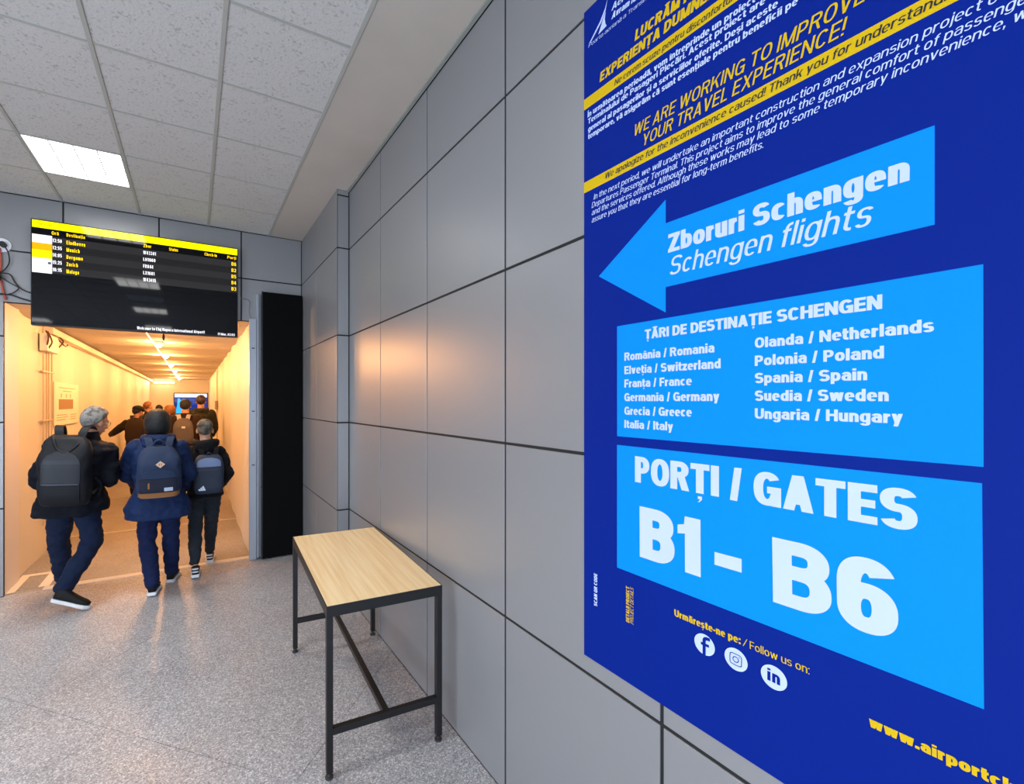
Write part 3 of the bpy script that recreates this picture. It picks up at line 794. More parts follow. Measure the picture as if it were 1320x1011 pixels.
MB().box(-q / 2, q / 2, -tl / 2 + q, tl / 2 - q, .198, .228).build('centre_rail', M_BLACKMETAL, tb, bevel=.0015)
MB().cyl((.03, -tl / 2 + .05, .206), (.03, -tl / 2 + .03, .206), .006, 8).build('rail_bolt', M_STEEL, tb)

# ---------------------------------------------------------------- passage fittings
M_BULB = mat('lit_lamp_dome', '#fff0d0', .4, emit=((1.0, .78, .5), 14))
for k, y in enumerate((6.0, 7.8, 9.7, 12.0, 14.3, 16.7, 18.8)):
    t = thing('bulkhead_lamp', ('nearest', 'second nearest', 'third nearest', 'fourth nearest', 'fifth nearest', 'sixth nearest', 'farthest')[k] + ' glowing lamp in the line along the passage ceiling', 'lamp', (-.46, y, CH), 0, 'glowing lamps along the passage ceiling')
    MB().box(-.06, .06, -.11, .11, -.028, .01).build('lamp_base', M_WHITEPL, t, bevel=.006)
    MB().ball((0, 0, -.03), (.05, .095, .042)).build('dome', M_BULB, t, smooth=True)
    l = bpy.data.lights.new('lamp_glow', 'POINT'); l.energy = BULB_W; l.color = BULB_RGB; l.shadow_soft_size = .06
    lo = bpy.data.objects.new('lamp_glow', l); C.objects.link(lo); lo.location = (-.46, y, CH - .13)
pc = MB().tube([(-.52, FY + .1, CH - .012), (-.52, 18.8, CH - .012)], .009, 6)
tag(pc.build('ceiling_conduit', M_WHITEPL), 'thin conduit joining the glowing lamps on the passage ceiling', 'conduit')
tl_ = thing('tube_light', 'glowing horizontal tube light high on the end wall of the passage', 'light', (-1.02, CY1, 2.46))
MB().box(-.36, .36, -.05, 0, -.04, .04).build('housing', M_WHITEPL, tl_, bevel=.006)
MB().box(-.33, .33, -.085, -.048, -.028, .028).build('diffuser', mat('lit_tube', '#fff4dc', .4, emit=((1, .78, .5), 7)), tl_, bevel=.008)
l = bpy.data.lights.new('tube_glow', 'AREA'); l.energy = 9; l.color = (1, .66, .34); l.size = .6; l.shape = 'RECTANGLE'; l.size_y = .05
lo = bpy.data.objects.new('tube_glow', l); C.objects.link(lo); lo.location = (-1.02, CY1 - .12, 2.46); lo.rotation_euler = (-math.pi / 2, 0, 0)

es = thing('wall_screen', 'lit blue and white information screen on the end wall of the passage', 'screen', (-.70, CY1, 2.07))
MB().box(0, 1.20, -.06, 0, -.86, 0).build('housing', mat('screen_housing', '#0b0b0d', .35), es, bevel=.006)
def es_(x0, x1, z0, z1, m, d=.063): MB().box(x0, x1, -d, -.055, -z1, -z0).build('display_area', m, es)
es_(.03, 1.17, .03, .18, lit('wall_screen_white', '#d8dcf0', .8)); es_(.03, 1.17, .18, .83, lit('wall_screen_navy', '#1b2f80', .8))
o = MB().prism([(.05, .02), (.60, .02), (.36, .34), (.20, .62), (.14, .62), (.12, .34)], 0, .004).build('display_area', lit('wall_screen_blue', '#36a8ff', .9), es)
o.rotation_euler = (math.pi / 2, 0, 0); o.location = (.0, -.064, -.84)

ib = thing('information_board', 'cream notice with a brown picture on the left passage wall', 'notice', (CX0 + .012, 6.95, 1.42))
M_CREAM = mat('cream_board', '#efe6d0', .5)
MB().box(0, .012, 0, 1.30, 0, .54).build('board', M_CREAM, ib, bevel=.002)
MB().box(.011, .0135, .20, .95, .20, .33).build('picture', mat('brown_print', '#94703f', .6), ib)
M_PRINT = mat('grey_print', '#a8977a', .6)
for z, a, b in ((.47, .22, 1.05), (.43, .40, .85), (.125, .10, .60), (.095, .10, .66), (.065, .10, .52), (.120, .80, 1.15), (.09, .80, 1.10), (.06, .80, 1.12)):
    MB().box(.011, .0132, a, b, z, z + .010).build('text_line', M_PRINT, ib)
for y in (.30, .55, .78): MB().box(.011, .0132, y, y + .04, .35, .40).build('symbol', M_PRINT, ib)

tr = MB().box(CX0 + .008, CX0 + .10, 6.55, CY1 - .02, CH - .105, CH - .03)
tray = tag(tr.build('cable_trunking', mat('cream_trunking', '#ddd3c0', .5), bevel=.004), 'cream cable trunking along the top of the left passage wall', 'trunking')
ct = thing('wall_conduits', 'four upright conduits with clips below a cable box on the left passage wall', 'conduit', (CX0 + .02, 6.42, 0))
MC = mat('beige_conduit', '#cdb797', .5)
for k, y in enumerate((.0, .13, .22, .34)):
    MB().cyl((.010, y + .05, .35), (.010, y + .05, 2.28), .008, 8).build('conduit', MC, ct)
for z in (2.05, 1.50, .9): MB().box(.0, .022, -.02, .46, z, z + .014).build('clip_rail', MC, ct)
MB().box(.0, .07, -.05, .42, 2.28, 2.47).build('cable_box', M_CREAM, ct, bevel=.004)
for pts in ([(.05, -.03, 2.30), (.08, -.06, 2.42), (.05, -.02, 2.50)], [(.06, .0, 2.30), (.1, -.02, 2.38), (.07, -.05, 2.49)], [(.06, .42, 2.35), (.1, .47, 2.44), (.05, .44, 2.5)], [(.06, .36, 2.47), (.09, .6, 2.40), (.05, .95, 2.45)]):
    MB().tube(spline(pts), .008, 6).build('cable', mat('brown_cable', '#5a3420', .6), ct)
sb = thing('wall_switch', 'small grey control box with conduit on the right passage wall', 'switch box', (CX1 - .012, 12.8, 1.52))
MB().box(-.06, 0, -.12, .12, 0, .22).build('box', mat('control_grey', '#8a7d68', .5), sb, bevel=.006)
MB().cyl((-.015, 0, .22), (-.015, 0, 1.0), .014, 8).cyl((-.015, 0, -1.4), (-.015, 0, 0), .014, 8).build('conduit', MC, sb)
dn = MB().tube([(-.27, 5.315, OPZ - .004), (-.27, 5.315, OPZ - .20)], .004, 6).ball((-.27, 5.315, OPZ - .23), (.012, .012, .035), n=10)
tag(dn.build('pull_cord', M_BLACKMETAL), 'short dark pendant hanging under the departures screen', 'pendant')

# ---------------------------------------------------------------- outlet and cables left of the screen
ot = thing('wall_outlet', 'round white wall outlet left of the departures screen', 'outlet', (-1.478, FY - .001, 3.09))
MB().cyl((0, 0, 0), (0, -.014, 0), .060, 28).build('plate', M_WHITEPL, ot)
MB().cyl((0, -.013, 0), (0, -.020, 0), .042, 24).build('rim', M_WHITEPL, ot)
pg = MB().cyl((.012, -.018, .0), (.012, -.06, .0), .024, 14); bk = mat('black_rubber', '#0c0c0d', .5)
p_ = thing('power_plug', 'black plug in the round white outlet, its lead hanging down', 'plug', (-1.478, FY - .001, 3.09))
pg.build('plug_body', bk, p_)
MB().tube(spline([(.02, -.05, -.01), (.045, -.04, -.06), (.052, -.03, -.14), (.03, -.03, -.20), (.0, -.03, -.235), (-.06, -.03, -.25)]), .005, 6).build('lead', bk, p_)
tag(MB().tube(spline([(-1.492, FY - .02, 3.06), (-1.485, FY - .02, 2.92), (-1.49, FY - .02, 2.84), (-1.476, FY - .02, 2.72), (-1.455, FY - .02, 2.61)]), .009, 8).build('red_cable', mat('red_cable', '#a0402c', .5)), 'red cable running down the far wall at the left edge', 'cable')
tag(MB().tube(spline([(-1.56, FY - .035, 2.83), (-1.47, FY - .04, 2.84), (-1.42, FY - .03, 2.835), (-1.39, FY - .02, 2.77), (-1.34, FY - .02, 2.715), (-1.25, FY - .02, 2.68)]), .006, 8).build('black_cable', bk), 'upper black cable looping from the left edge behind the departures screen', 'cable')
tag(MB().tube(spline([(-1.56, FY - .03, 2.655), (-1.46, FY - .025, 2.66), (-1.41, FY - .02, 2.657), (-1.33, FY - .02, 2.63), (-1.25, FY - .02, 2.61)]), .0075, 8).build('black_cable', bk), 'lower thick black cable just above the passage opening', 'cable')
tag(MB().tube(spline([(-1.56, FY - .05, 2.80), (-1.48, FY - .05, 2.80), (-1.42, FY - .05, 2.76), (-1.365, FY - .03, 2.725), (-1.40, FY - .03, 2.68), (-1.43, FY - .03, 2.665)]), .0045, 8).build('black_cable', bk), 'thin black cable bent into a point left of the departures screen', 'cable')
tag(MB().ball((-1.50, FY - .05, 2.80), (.03, .04, .035), n=12).build('cable_coupler', bk, smooth=True), 'black cable coupler where the black cables meet at the left edge', 'connector')
tag(MB().tube(spline([(.44, FY - .012, 2.83), (.50, FY - .02, 2.83), (.535, FY - .02, 2.80), (.53, FY - .02, 2.7), (.545, FY - .02, 2.62)]), .004, 6).build('grey_cable', mat('grey_cable', '#6f737b', .5)), 'thin grey cable between departures screen and steel jamb', 'cable')
# ---------------------------------------------------------------- people
def V3(*a): return Vector(a)
def remesh(name, mb, voxel, m, parent=None, smooth=2, disp=None, seed=0, label=None):
    """fuse overlapping volumes into one continuous skin, then relax and wrinkle it"""
    me = mb.mesh('tmp'); o = bpy.data.objects.new('tmp', me); C.objects.link(o)
    md = o.modifiers.new('r', 'REMESH'); md.mode = 'VOXEL'; md.voxel_size = voxel
    if smooth:
        sm = o.modifiers.new('s', 'SMOOTH'); sm.iterations = smooth; sm.factor = .5
    dg = bpy.context.evaluated_depsgraph_get()
    out = bpy.data.meshes.new_from_object(o.evaluated_get(dg)); out.name = name
    bpy.data.objects.remove(o); bpy.data.meshes.remove(me)
    if disp:
        amp, fx, fz = disp; off = Vector((seed * 3.1, seed * 1.7, seed))
        nrm = [v.normal.copy() for v in out.vertices]
        for v, vn in zip(out.vertices, nrm):
            p = Vector((v.co.x * fx, v.co.y * fx, v.co.z * fz)) + off
            q = Vector((v.co.x * fx * 3, v.co.y * fx * 3, v.co.z * fz * 2.4)) + off
            v.co += vn * (amp * noise.noise(p) + amp * .4 * noise.noise(q))
    out.materials.clear(); out.materials.append(m)
    for p in out.polygons: p.use_smooth = True
    return obj(name, out, parent, label=label)

def cloth(name, col, rough=.85, spec=.3, scale=120):
    return mat(name, col, rough, spec=spec, bump=(scale, .25, .003))
SKIN = mat('skin', '#c08a6c', .5, bump=(40, .1, .002))
SKIN2 = mat('pale_skin', '#c79a80', .5)

def head_blobs(mb, c, f, u, s=1.0):
    """skull, jaw, nose, brow, lips and ears around centre c, facing f, up u"""
    f = Vector(f).normalized(); u = (Vector(u) - f * Vector(u).dot(f)).normalized(); r = f.cross(u)
    c = Vector(c)
    P = lambda a, b, d: c + (r * a + f * b + u * d) * s
    mb.ball(P(0, -.008, .022), 0, (r * .074 * s, f * .093 * s, u * .088 * s))
    mb.ball(P(0, .030, -.035), 0, (r * .057 * s, f * .062 * s, u * .078 * s))
    mb.ball(P(0, .055, -.088), 0, (r * .030 * s, f * .028 * s, u * .024 * s), n=10)
    mb.bone(P(0, .086, .006), .009 * s, P(0, .108, -.030), .0135 * s, 10)
    mb.ball(P(0, .098, -.034), 0, (r * .019 * s, f * .012 * s, u * .010 * s), n=8)
    mb.bone(P(-.045, .072, .022), .010 * s, P(.045, .072, .022), .010 * s, 8)
    mb.bone(P(-.018, .090, -.060), .0065 * s, P(.018, .090, -.060), .0065 * s, 8)
    mb.bone(P(-.016, .088, -.070), .0065 * s, P(.016, .088, -.070), .0065 * s, 8)
    for q in (-1, 1):
        mb.ball(P(q * .078, -.004, -.008), 0, ((r * .010 + f * q * .004) * s, f * .019 * s, u * .033 * s), n=10)
        mb.ball(P(q * .040, .066, -.028), 0, (r * .020 * s, f * .016 * s, u * .020 * s), n=8)
    return P, r, f, u

def eyes(parent, P, s, f, r, u):
    for q in (-1, 1):
        e = MB().ball(P(q * .031, .076, .004), 0, (r * .0125 * s, f * .0125 * s, u * .009 * s), n=10).build('eye', mat('eye_white', '#d8d4cc', .3), parent, smooth=True)
        MB().ball(P(q * .031, .0865, .004), 0, (r * .0055 * s, f * .003 * s, u * .0055 * s), n=8).build('iris', mat('eye_iris', '#2b1a10', .2), e, smooth=True)

def hair(name, parent, P, r, f, u, s, m, style='short', thick=.012, label=None):
    """a cap of hair: sphere directions inside the hairline lifted off the skull, the rest tucked in"""
    n, k = 48, 30
    V, F = [], []
    c = P(0, -.008, .020)
    for i in range(k + 1):
        th = math.pi * i / k
        for j in range(n):
            ph = 2 * math.pi * j / n
            d = (math.sin(th) * math.cos(ph), math.sin(th) * math.sin(ph), math.cos(th))   # right, front, up
            front = d[1]
            if style == 'bob': line = -1.05 + 1.25 * max(0, front + .10) ** .9 * 1.35
            elif style == 'cap': line = -.55 + .75 * max(0, min(1, (front + .5)))
            else: line = -1.15 + 1.75 * max(0, min(1, (front + .75) / 1.35))
            e = max(0, min(1, (d[2] - line) / .14))
            nz = noise.noise(Vector((d[0] * 5, d[1] * 5, d[2] * 3))) * .5 + noise.noise(Vector((d[0] * 16, d[1] * 16, d[2] * 3))) * .6
            if style == 'bob': line += .10 * noise.noise(Vector((d[0] * 9, d[1] * 9, 0)))
            a, b, h_ = .074, .093, .088
            if style == 'bob':
                a += .024; b += .024; h_ += .010
                if d[2] < 0: h_ = .088 + .052 * e; a += .022 * (-d[2]); b += .012 * (-d[2])
            t = thick * (1 + .5 * max(0, d[2]))
            if style == 'fade' and d[2] < .25: t *= .25
            g = (t + .006 * nz) * e - .010 * (1 - e)
            V.append(c + (r * d[0] * (a + g) + f * d[1] * (b + g) + u * d[2] * (h_ + g)) * s)
    for i in range(k):
        for j in range(n):
            F.append((i * n + j, i * n + (j + 1) % n, (i + 1) * n + (j + 1) % n, (i + 1) * n + j))
    mb = MB().add(V, F)
    return mb.build(name, m, parent, smooth=True, label=label)

def hand_blobs(mb, w, d, nrm, s=1.0, side=1, curl=.5):
    """wrist point w, direction d, palm normal nrm: palm, four curled fingers and a side thumb"""
    d = Vector(d).normalized(); nrm = Vector(nrm); nrm = (nrm - d * nrm.dot(d)).normalized(); x = d.cross(nrm) * side
    w = Vector(w)
    mb.ball(w + d * .045 * s, 0, (x * .040 * s, nrm * .015 * s, d * .050 * s), n=12)
    for i, (off, ln) in enumerate(((.030, .070), (.010, .078), (-.010, .072), (-.029, .058))):
        p = w + d * .085 * s + x * off * s; dd = d; seg = ln * s / 3
        for q in range(3):
            dd = (dd + nrm * curl * .55).normalized(); p2 = p + dd * seg * 1.15
            mb.bone(p, .0088 * s - q * .0007, p2, .0082 * s - q * .0009, 8); p = p2
    p = w + d * .030 * s + x * .034 * s
    p2 = p + (d * .6 + x * .6 + nrm * .3).normalized() * .036 * s
    p3 = p2 + (d * .8 + nrm * .5).normalized() * .032 * s
    mb.bone(p, .012 * s, p2, .0105 * s, 8); mb.bone(p2, .0105 * s, p3, .009 * s, 8)

def shoe(parent, heel, toe, L=.285, w=.098, upper='#0c0d10', sole='#d8dade', label=None, stripes=False):
    heel, toe = Vector(heel), Vector(toe)
    f = (toe - heel).normalized(); r = f.cross(V3(0, 0, 1)).normalized(); u = r.cross(f)
    P = lambda a, b, c: heel + f * b * L + r * a * w + u * c
    prof = [(0.0, .30), (.04, .37), (.15, .40), (.35, .38), (.55, .42), (.72, .50), (.86, .45), (.95, .30), (1.0, .12)]
    sm = MB(); rings = []
    def outline(k, sc): return [P(wd * sc, y, k) for y, wd in prof] + [P(-wd * sc, y, k) for y, wd in reversed(prof)]
    n = 2 * len(prof); V = outline(0, .96) + outline(.012, 1.04) + outline(.028, 1.0)
    F = [tuple(range(n)), tuple(range(2 * n, 3 * n))[::-1]]
    for k in range(2):
        for i in range(n): F.append((k * n + i, (k + 1) * n + i, (k + 1) * n + (i + 1) % n, k * n + (i + 1) % n))
    up = MB()
    hs = [(.02, .092, .30), (.10, .098, .34), (.22, .098, .35), (.36, .088, .34), (.52, .068, .36), (.68, .052, .40), (.84, .042, .36), (.95, .030, .22)]
    up.loft([(P(0, y, .022 + h_ * .42), r * wd * w, u * h_ * .50) for y, h_, wd in hs], 18, p=2.6)
    s_ = up.build('shoe', cloth('shoe_fabric' + upper, upper, .7), parent, smooth=True, label=label)
    sm.add(V, F).build('sole', mat('shoe_sole' + sole, sole, .55), s_)
    if stripes:
        for z in (.050, .078):
            MB().loft([(P(0, .012, z), r * .30 * w, f * .016), (P(0, .012, z + .012), r * .30 * w, f * .016)], 14).build('heel_stripe', mat('white_trim', '#c9ccd2', .5), s_)
    else:
        for y in (.46, .56, .66):
            zz = .022 + (.098 - (y - .3) * .13) * .92 - .012
            MB().tube([P(-.16, y, zz), P(0, y + .01, zz + .010), P(.16, y, zz)], .0028, 6).build('lace', mat('dark_lace', '#17181c', .7), s_)
    return s_

def person(d, col, lab, group=None, far=False, bulk=1.0, name='person'):
    """d holds the joints in metres; the skin is one mesh, clothes and hair are its children"""
    J = {k: Vector(v) for k, v in d.items() if isinstance(v, tuple) and len(v) == 3}
    s = d.get('s', 1.0); vx = .010 if far else .0062
    face = J['face'].normalized(); fwd = J['fwd'].normalized(); rt = fwd.cross(V3(0, 0, 1)).normalized()
    b = MB()
    P, r, f, u = head_blobs(b, J['head'], face, J.get('headup', V3(0, 0, 1)), d.get('hs', 1.0))
    hs = d.get('hs', 1.0)
    b.bone(J['neck'] + V3(0, 0, -.04), .062 * s, J['head'] - u * .05 * hs - f * .012, .055 * s, 16)
    sh = (J['sr'] - J['sl']).normalized()
    mid = lambda a, c, t: J[a].lerp(J[c], t)
    pel, che, nk = J['pelvis'], J['chest'], J['neck']
    def torso(mb, g, h0=0, dep=1.0):
        mb.loft([(pel + V3(0, 0, -.09), rt * (.115 + g), fwd * (.085 + g) * dep), (pel, rt * (.150 * s + g), fwd * (.105 * s + g) * dep),
                 (pel.lerp(che, .5), rt * (.135 * s + g), fwd * (.105 * s + g) * dep), (che, sh * (.155 * s + g), fwd * (.112 * s + g) * dep),
                 (che.lerp(nk, .55), sh * (.160 * s + g), fwd * (.100 * s + g) * dep), (nk + V3(0, 0, -.03), sh * (.085 * s + g), fwd * (.070 * s + g)),
                 (nk + V3(0, 0, .005), sh * (.05 * s + g * .4), fwd * (.05 * s + g * .4))], 22, p=2.3)
    torso(b, -.012)
    for a, e, w, sd in (('sl', 'el', 'wl', -1), ('sr', 'er', 'wr', 1)):
        b.bone(J[a], .050 * s, J[e], .040 * s); b.bone(J[e], .040 * s, J[w], .026 * s)
        dr = (J[w] - J[e]).normalized()
        hand_blobs(b, J[w], dr, V3(0, 0, 1) * .4 - rt * sd, hs, sd, .55)
    legs = (('hl', 'kl', 'al', 'heel_l', 'toe_l'), ('hr', 'kr', 'ar', 'heel_r', 'toe_r'))
    for h_, k, a, he, to in legs:
        b.bone(J[h_], .068 * s, J[k], .042 * s); b.bone(J[k], .042 * s, J[a], .032 * s)
        ff = (J[to] - J[he]).normalized()
        b.bone(J[a], .034 * s, J[he] + ff * .05 + V3(0, 0, .045), .028 * s); b.bone(J[he] + ff * .05 + V3(0, 0, .045), .026 * s, J[to] - ff * .07 + V3(0, 0, .035), .020 * s)
    body = remesh(name, b, vx, d.get('skin', SKIN), smooth=2 if not far else 1)
    tag(body, lab, 'person', group)
    if not far or d.get('eyes'): eyes(body, P, hs, f, r, u)
    # trousers
    t = MB(); g = d.get('leg', 1.0)
    t.loft([(pel + V3(0, 0, .10), rt * .150 * s * bulk, fwd * .115 * s * bulk), (pel, rt * .165 * s * bulk, fwd * .125 * s * bulk), (pel + V3(0, 0, -.10), rt * .150 * s * bulk, fwd * .12 * s * bulk)], 22, p=2.3)
    for h_, k, a, he, to in legs:
        kn, an = J[k], J[a]
        t.bone(J[h_], .100 * s * g, kn, .070 * s * g, 18)
        t.bone(kn, .071 * s * g, kn.lerp(an, .35), .070 * s * g, 18)
        e = an + (an - kn).normalized() * d.get('hem_drop', .02)
        t.bone(kn.lerp(an, .35), .070 * s * g, e, d.get('hem', .056) * s, 18)
        if d.get('cuff'): t.bone(an + (kn - an).normalized() * .02, .050 * s, an + (kn - an).normalized() * .05, .052 * s, 14)
    remesh('trousers', t, vx * 1.1, col['legs'], body, 3, (.013 if not far else .006, 9, 17), hash_(lab))
    # coat
    c = MB(); gc = d.get('coat', .03) * bulk
    he_ = d['hem_z']; hw, hd = d['hem_size']; off = d.get('hem_off', 0)
    hc = V3(pel.x + off, pel.y, he_)
    c.loft([(hc, rt * hw, fwd * hd), (hc.lerp(pel, .5) + V3(0, 0, 0), rt * hw * .97, fwd * hd), (pel + V3(0, 0, .06), rt * (.150 * s + gc) * 1.05, fwd * (.115 * s + gc) * 1.1),
            (pel.lerp(che, .55), rt * (.15 * s + gc), fwd * (.115 * s + gc) * 1.1), (che, sh * (.172 * s + gc), fwd * (.118 * s + gc)),
            (che.lerp(nk, .55), sh * (.178 * s + gc), fwd * (.105 * s + gc)), (nk + V3(0, 0, -.035), sh * (.105 * s + gc), fwd * (.078 * s + gc)), (nk + V3(0, 0, -.005), sh * .075 * s, fwd * .072 * s)], 28, p=2.25)
    ag = d.get('sleeve', 1.0)
    for a, e, w, sd in (('sl', 'el', 'wl', -1), ('sr', 'er', 'wr', 1)):
        c.bone(J[a], .078 * s * ag, J[e], .064 * s * ag, 18); c.bone(J[e], .064 * s * ag, J[w] + (J[e] - J[w]).normalized() * .005, .046 * s * ag, 18)
        c.bone(J[a] + V3(0, 0, -.02) - rt * sd * .06, .085 * s, J[a], .076 * s * ag, 16)
    remesh('jacket', c, vx * 1.15, col['coat'], body, 3, (.019 if not far else .010, 7, 11), hash_(lab) + 3)
    col_m = col.get('collar', col['coat'])
    k = MB()
    if d.get('hood'):
        hb = nk - fwd * .085 + V3(0, 0, .012)
        pts = [nk + (rt * math.cos(a) * .105 + fwd * math.sin(a) * .085) * s + V3(0, 0, .015 + .015 * math.sin(a)) for a in [math.radians(x) for x in range(-200, 21, 20)]]
        k.tube(pts, [.030 + .022 * math.sin(math.pi * i / (len(pts) - 1)) for i in range(len(pts))], 12)
        k.ball(hb + V3(0, 0, -.045), 0, (rt * .125 * s, fwd * .045, V3(0, 0, .075)), n=14)
        remesh('hood', k, vx * 1.1, col_m, body, 2, (.010, 12, 14), 5)
    else:
        ring = []
        for z, w_ in ((-.02, .088), (.02, .076), (.055, .070), (.055, .060), (.0, .060)): ring.append((nk + V3(0, 0, z) + fwd * .006 - fwd * .1 * z, rt * w_ * s, fwd * w_ * s))
        k.loft(ring, 24, cap=False).build('collar', col_m, body, smooth=True)
    if d.get('shoe', True):
        for h_, kk, a, he, to in legs:
            shoe(body, J[he], J[to], L=(J[to] - J[he]).length, w=.098 * d.get('shoe_w', 1), upper=d.get('upper', '#0c0d10'), stripes=d.get('stripes', False))
    return body, (P, r, f, u, hs), (rt, fwd, sh)
def hash_(s): return sum(ord(ch) for ch in s) % 37

NAVYB = cloth('navy_black_jacket', '#070b16', .8, .2)
DENIM = cloth('dark_denim', '#0a1a36', .9); DENIM2 = cloth('blue_denim', '#08173e', .9)
COATB = cloth('navy_coat', '#0a2148', .75, .25); HOODB = cloth('black_hoodie', '#06070d', .9)
GREYT = cloth('charcoal_joggers', '#1f262e', .95)
GREYHAIR = mat('grey_hair', '#8a857e', .6, bump=(90, .8, .01), mottle=(30, '#524f4c', .45, .6))
DARKHAIR = mat('dark_hair', '#050508', .6, bump=(110, .7, .008))
BROWNHAIR = mat('brown_hair', '#2a1a10', .5, bump=(110, .7, .008))
FADEHAIR = mat('cropped_hair', '#3c352c', .7, bump=(160, .6, .004), mottle=(20, '#6b6356', .4, .6))

# the grey haired man
man = dict(pelvis=(-.900, 4.86, .90), chest=(-.872, 4.84, 1.20), neck=(-.800, 4.86, 1.405), head=(-.762, 4.90, 1.545),
           sl=(-1.035, 4.86, 1.325), sr=(-.672, 4.86, 1.285), el=(-1.145, 4.90, 1.06), wl=(-1.00, 5.14, 1.04), er=(-.650, 4.82, 1.045), wr=(-.640, 5.10, 1.135),
           hl=(-.985, 4.87, .86), hr=(-.825, 4.84, .86), kl=(-1.045, 5.06, .49), kr=(-.775, 4.90, .50), al=(-1.045, 5.22, .13), ar=(-.935, 4.74, .200),
           heel_l=(-1.045, 5.17, .005), toe_l=(-1.04, 5.45, .005), heel_r=(-1.015, 4.700, .105), toe_r=(-.758, 4.655, .004),
           fwd=(.02, 1, 0), face=(.72, .70, -.26), headup=(.25, .1, 1), hem_z=.775, hem_size=(.272, .185), hem_off=-.02, coat=.045, sleeve=1.12, leg=1.10, hem=.066, hs=1.04)
mb_, hd_, ax_ = person(man, dict(coat=NAVYB, legs=DENIM), 'man with short grey hair and glasses in navy jacket and jeans, head turned right', bulk=1.12)
P, r, f, u, hs = hd_
hair('hair', mb_, P, r, f, u, hs, GREYHAIR, 'short', .015, 'short grey hair')
g = MB(); GM = mat('dark_glasses', '#1a1512', .3)
for q in (-1, 1):
    g.tube([P(q * .034 + .025 * math.cos(a), .104 - abs(q * .034 + .025 * math.cos(a)) * .22, .004 + .019 * math.sin(a)) for a in [2 * math.pi * k / 20 for k in range(20)]], .0018, 6, closed=True)
    g.tube([P(q * .060, .094, .010), P(q * .080, .050, .010), P(q * .083, -.005, .006)], .0022, 6)
g.tube([P(-.010, .106, .008), P(.010, .106, .008)], .0018, 6)
g.build('glasses', GM, mb_)

# the woman
woman = dict(pelvis=(-.282, 4.865, .86), chest=(-.288, 4.86, 1.15), neck=(-.288, 4.875, 1.372), head=(-.296, 4.905, 1.520),
             sl=(-.465, 4.875, 1.290), sr=(-.115, 4.860, 1.285), el=(-.548, 5.00, 1.045), wl=(-.470, 5.13, .93), er=(-.045, 4.88, 1.03), wr=(-.085, 5.06, .88),
             hl=(-.365, 4.875, .83), hr=(-.205, 4.855, .83), kl=(-.372, 4.88, .44), kr=(-.190, 4.965, .45), al=(-.328, 4.735, .125), ar=(-.188, 5.01, .115),
             heel_l=(-.328, 4.675, .012), toe_l=(-.300, 4.930, .002), heel_r=(-.200, 4.955, .004), toe_r=(-.150, 5.205, .004),
             fwd=(-.03, 1, 0), face=(-.04, 1, -.08), hem_z=.665, hem_size=(.270, .180), coat=.036, sleeve=1.08, leg=1.02, hem=.058, hood=True, hs=.98, skin=SKIN2)
wb_, hd_, wax = person(woman, dict(coat=COATB, legs=DENIM2), 'woman with dark bobbed hair in long navy hooded coat and blue jeans', bulk=1.08)
P, r, f, u, hs = hd_
hair('hair', wb_, P, r, f, u, hs, DARKHAIR, 'bob', .012, 'dark bobbed hair')

# the boy
boy = dict(pelvis=(.100, 5.17, .83), chest=(.112, 5.16, 1.08), neck=(.108, 5.17, 1.285), head=(.100, 5.19, 1.425),
           sl=(-.020, 5.17, 1.200), sr=(.235, 5.16, 1.195), el=(-.050, 5.23, .985), wl=(.005, 5.37, .87), er=(.312, 5.10, .985), wr=(.245, 5.26, .84),
           hl=(.035, 5.18, .79), hr=(.165, 5.17, .79), kl=(.012, 5.18, .43), kr=(.163, 5.32, .43), al=(.010, 5.02, .130), ar=(.150, 5.41, .120),
           heel_l=(.012, 4.960, .010), toe_l=(.018, 5.215, .002), heel_r=(.148, 5.365, .004), toe_r=(.165, 5.62, .004),
           fwd=(.02, 1, 0), face=(-.02, 1, -.06), hem_z=.765, hem_size=(.172, .135), coat=.022, sleeve=.98, leg=1.05, hem=.056, cuff=True, hood=True, hs=.93, s=.86, skin=SKIN2, stripes=True, hem_drop=-.02)
bb_, hd_, bax = person(boy, dict(coat=HOODB, legs=GREYT), 'boy with cropped hair in black hooded top and charcoal joggers')
P, r, f, u, hs = hd_
hair('hair', bb_, P, r, f, u, hs, FADEHAIR, 'fade', .012, 'cropped brown hair, short at the sides')

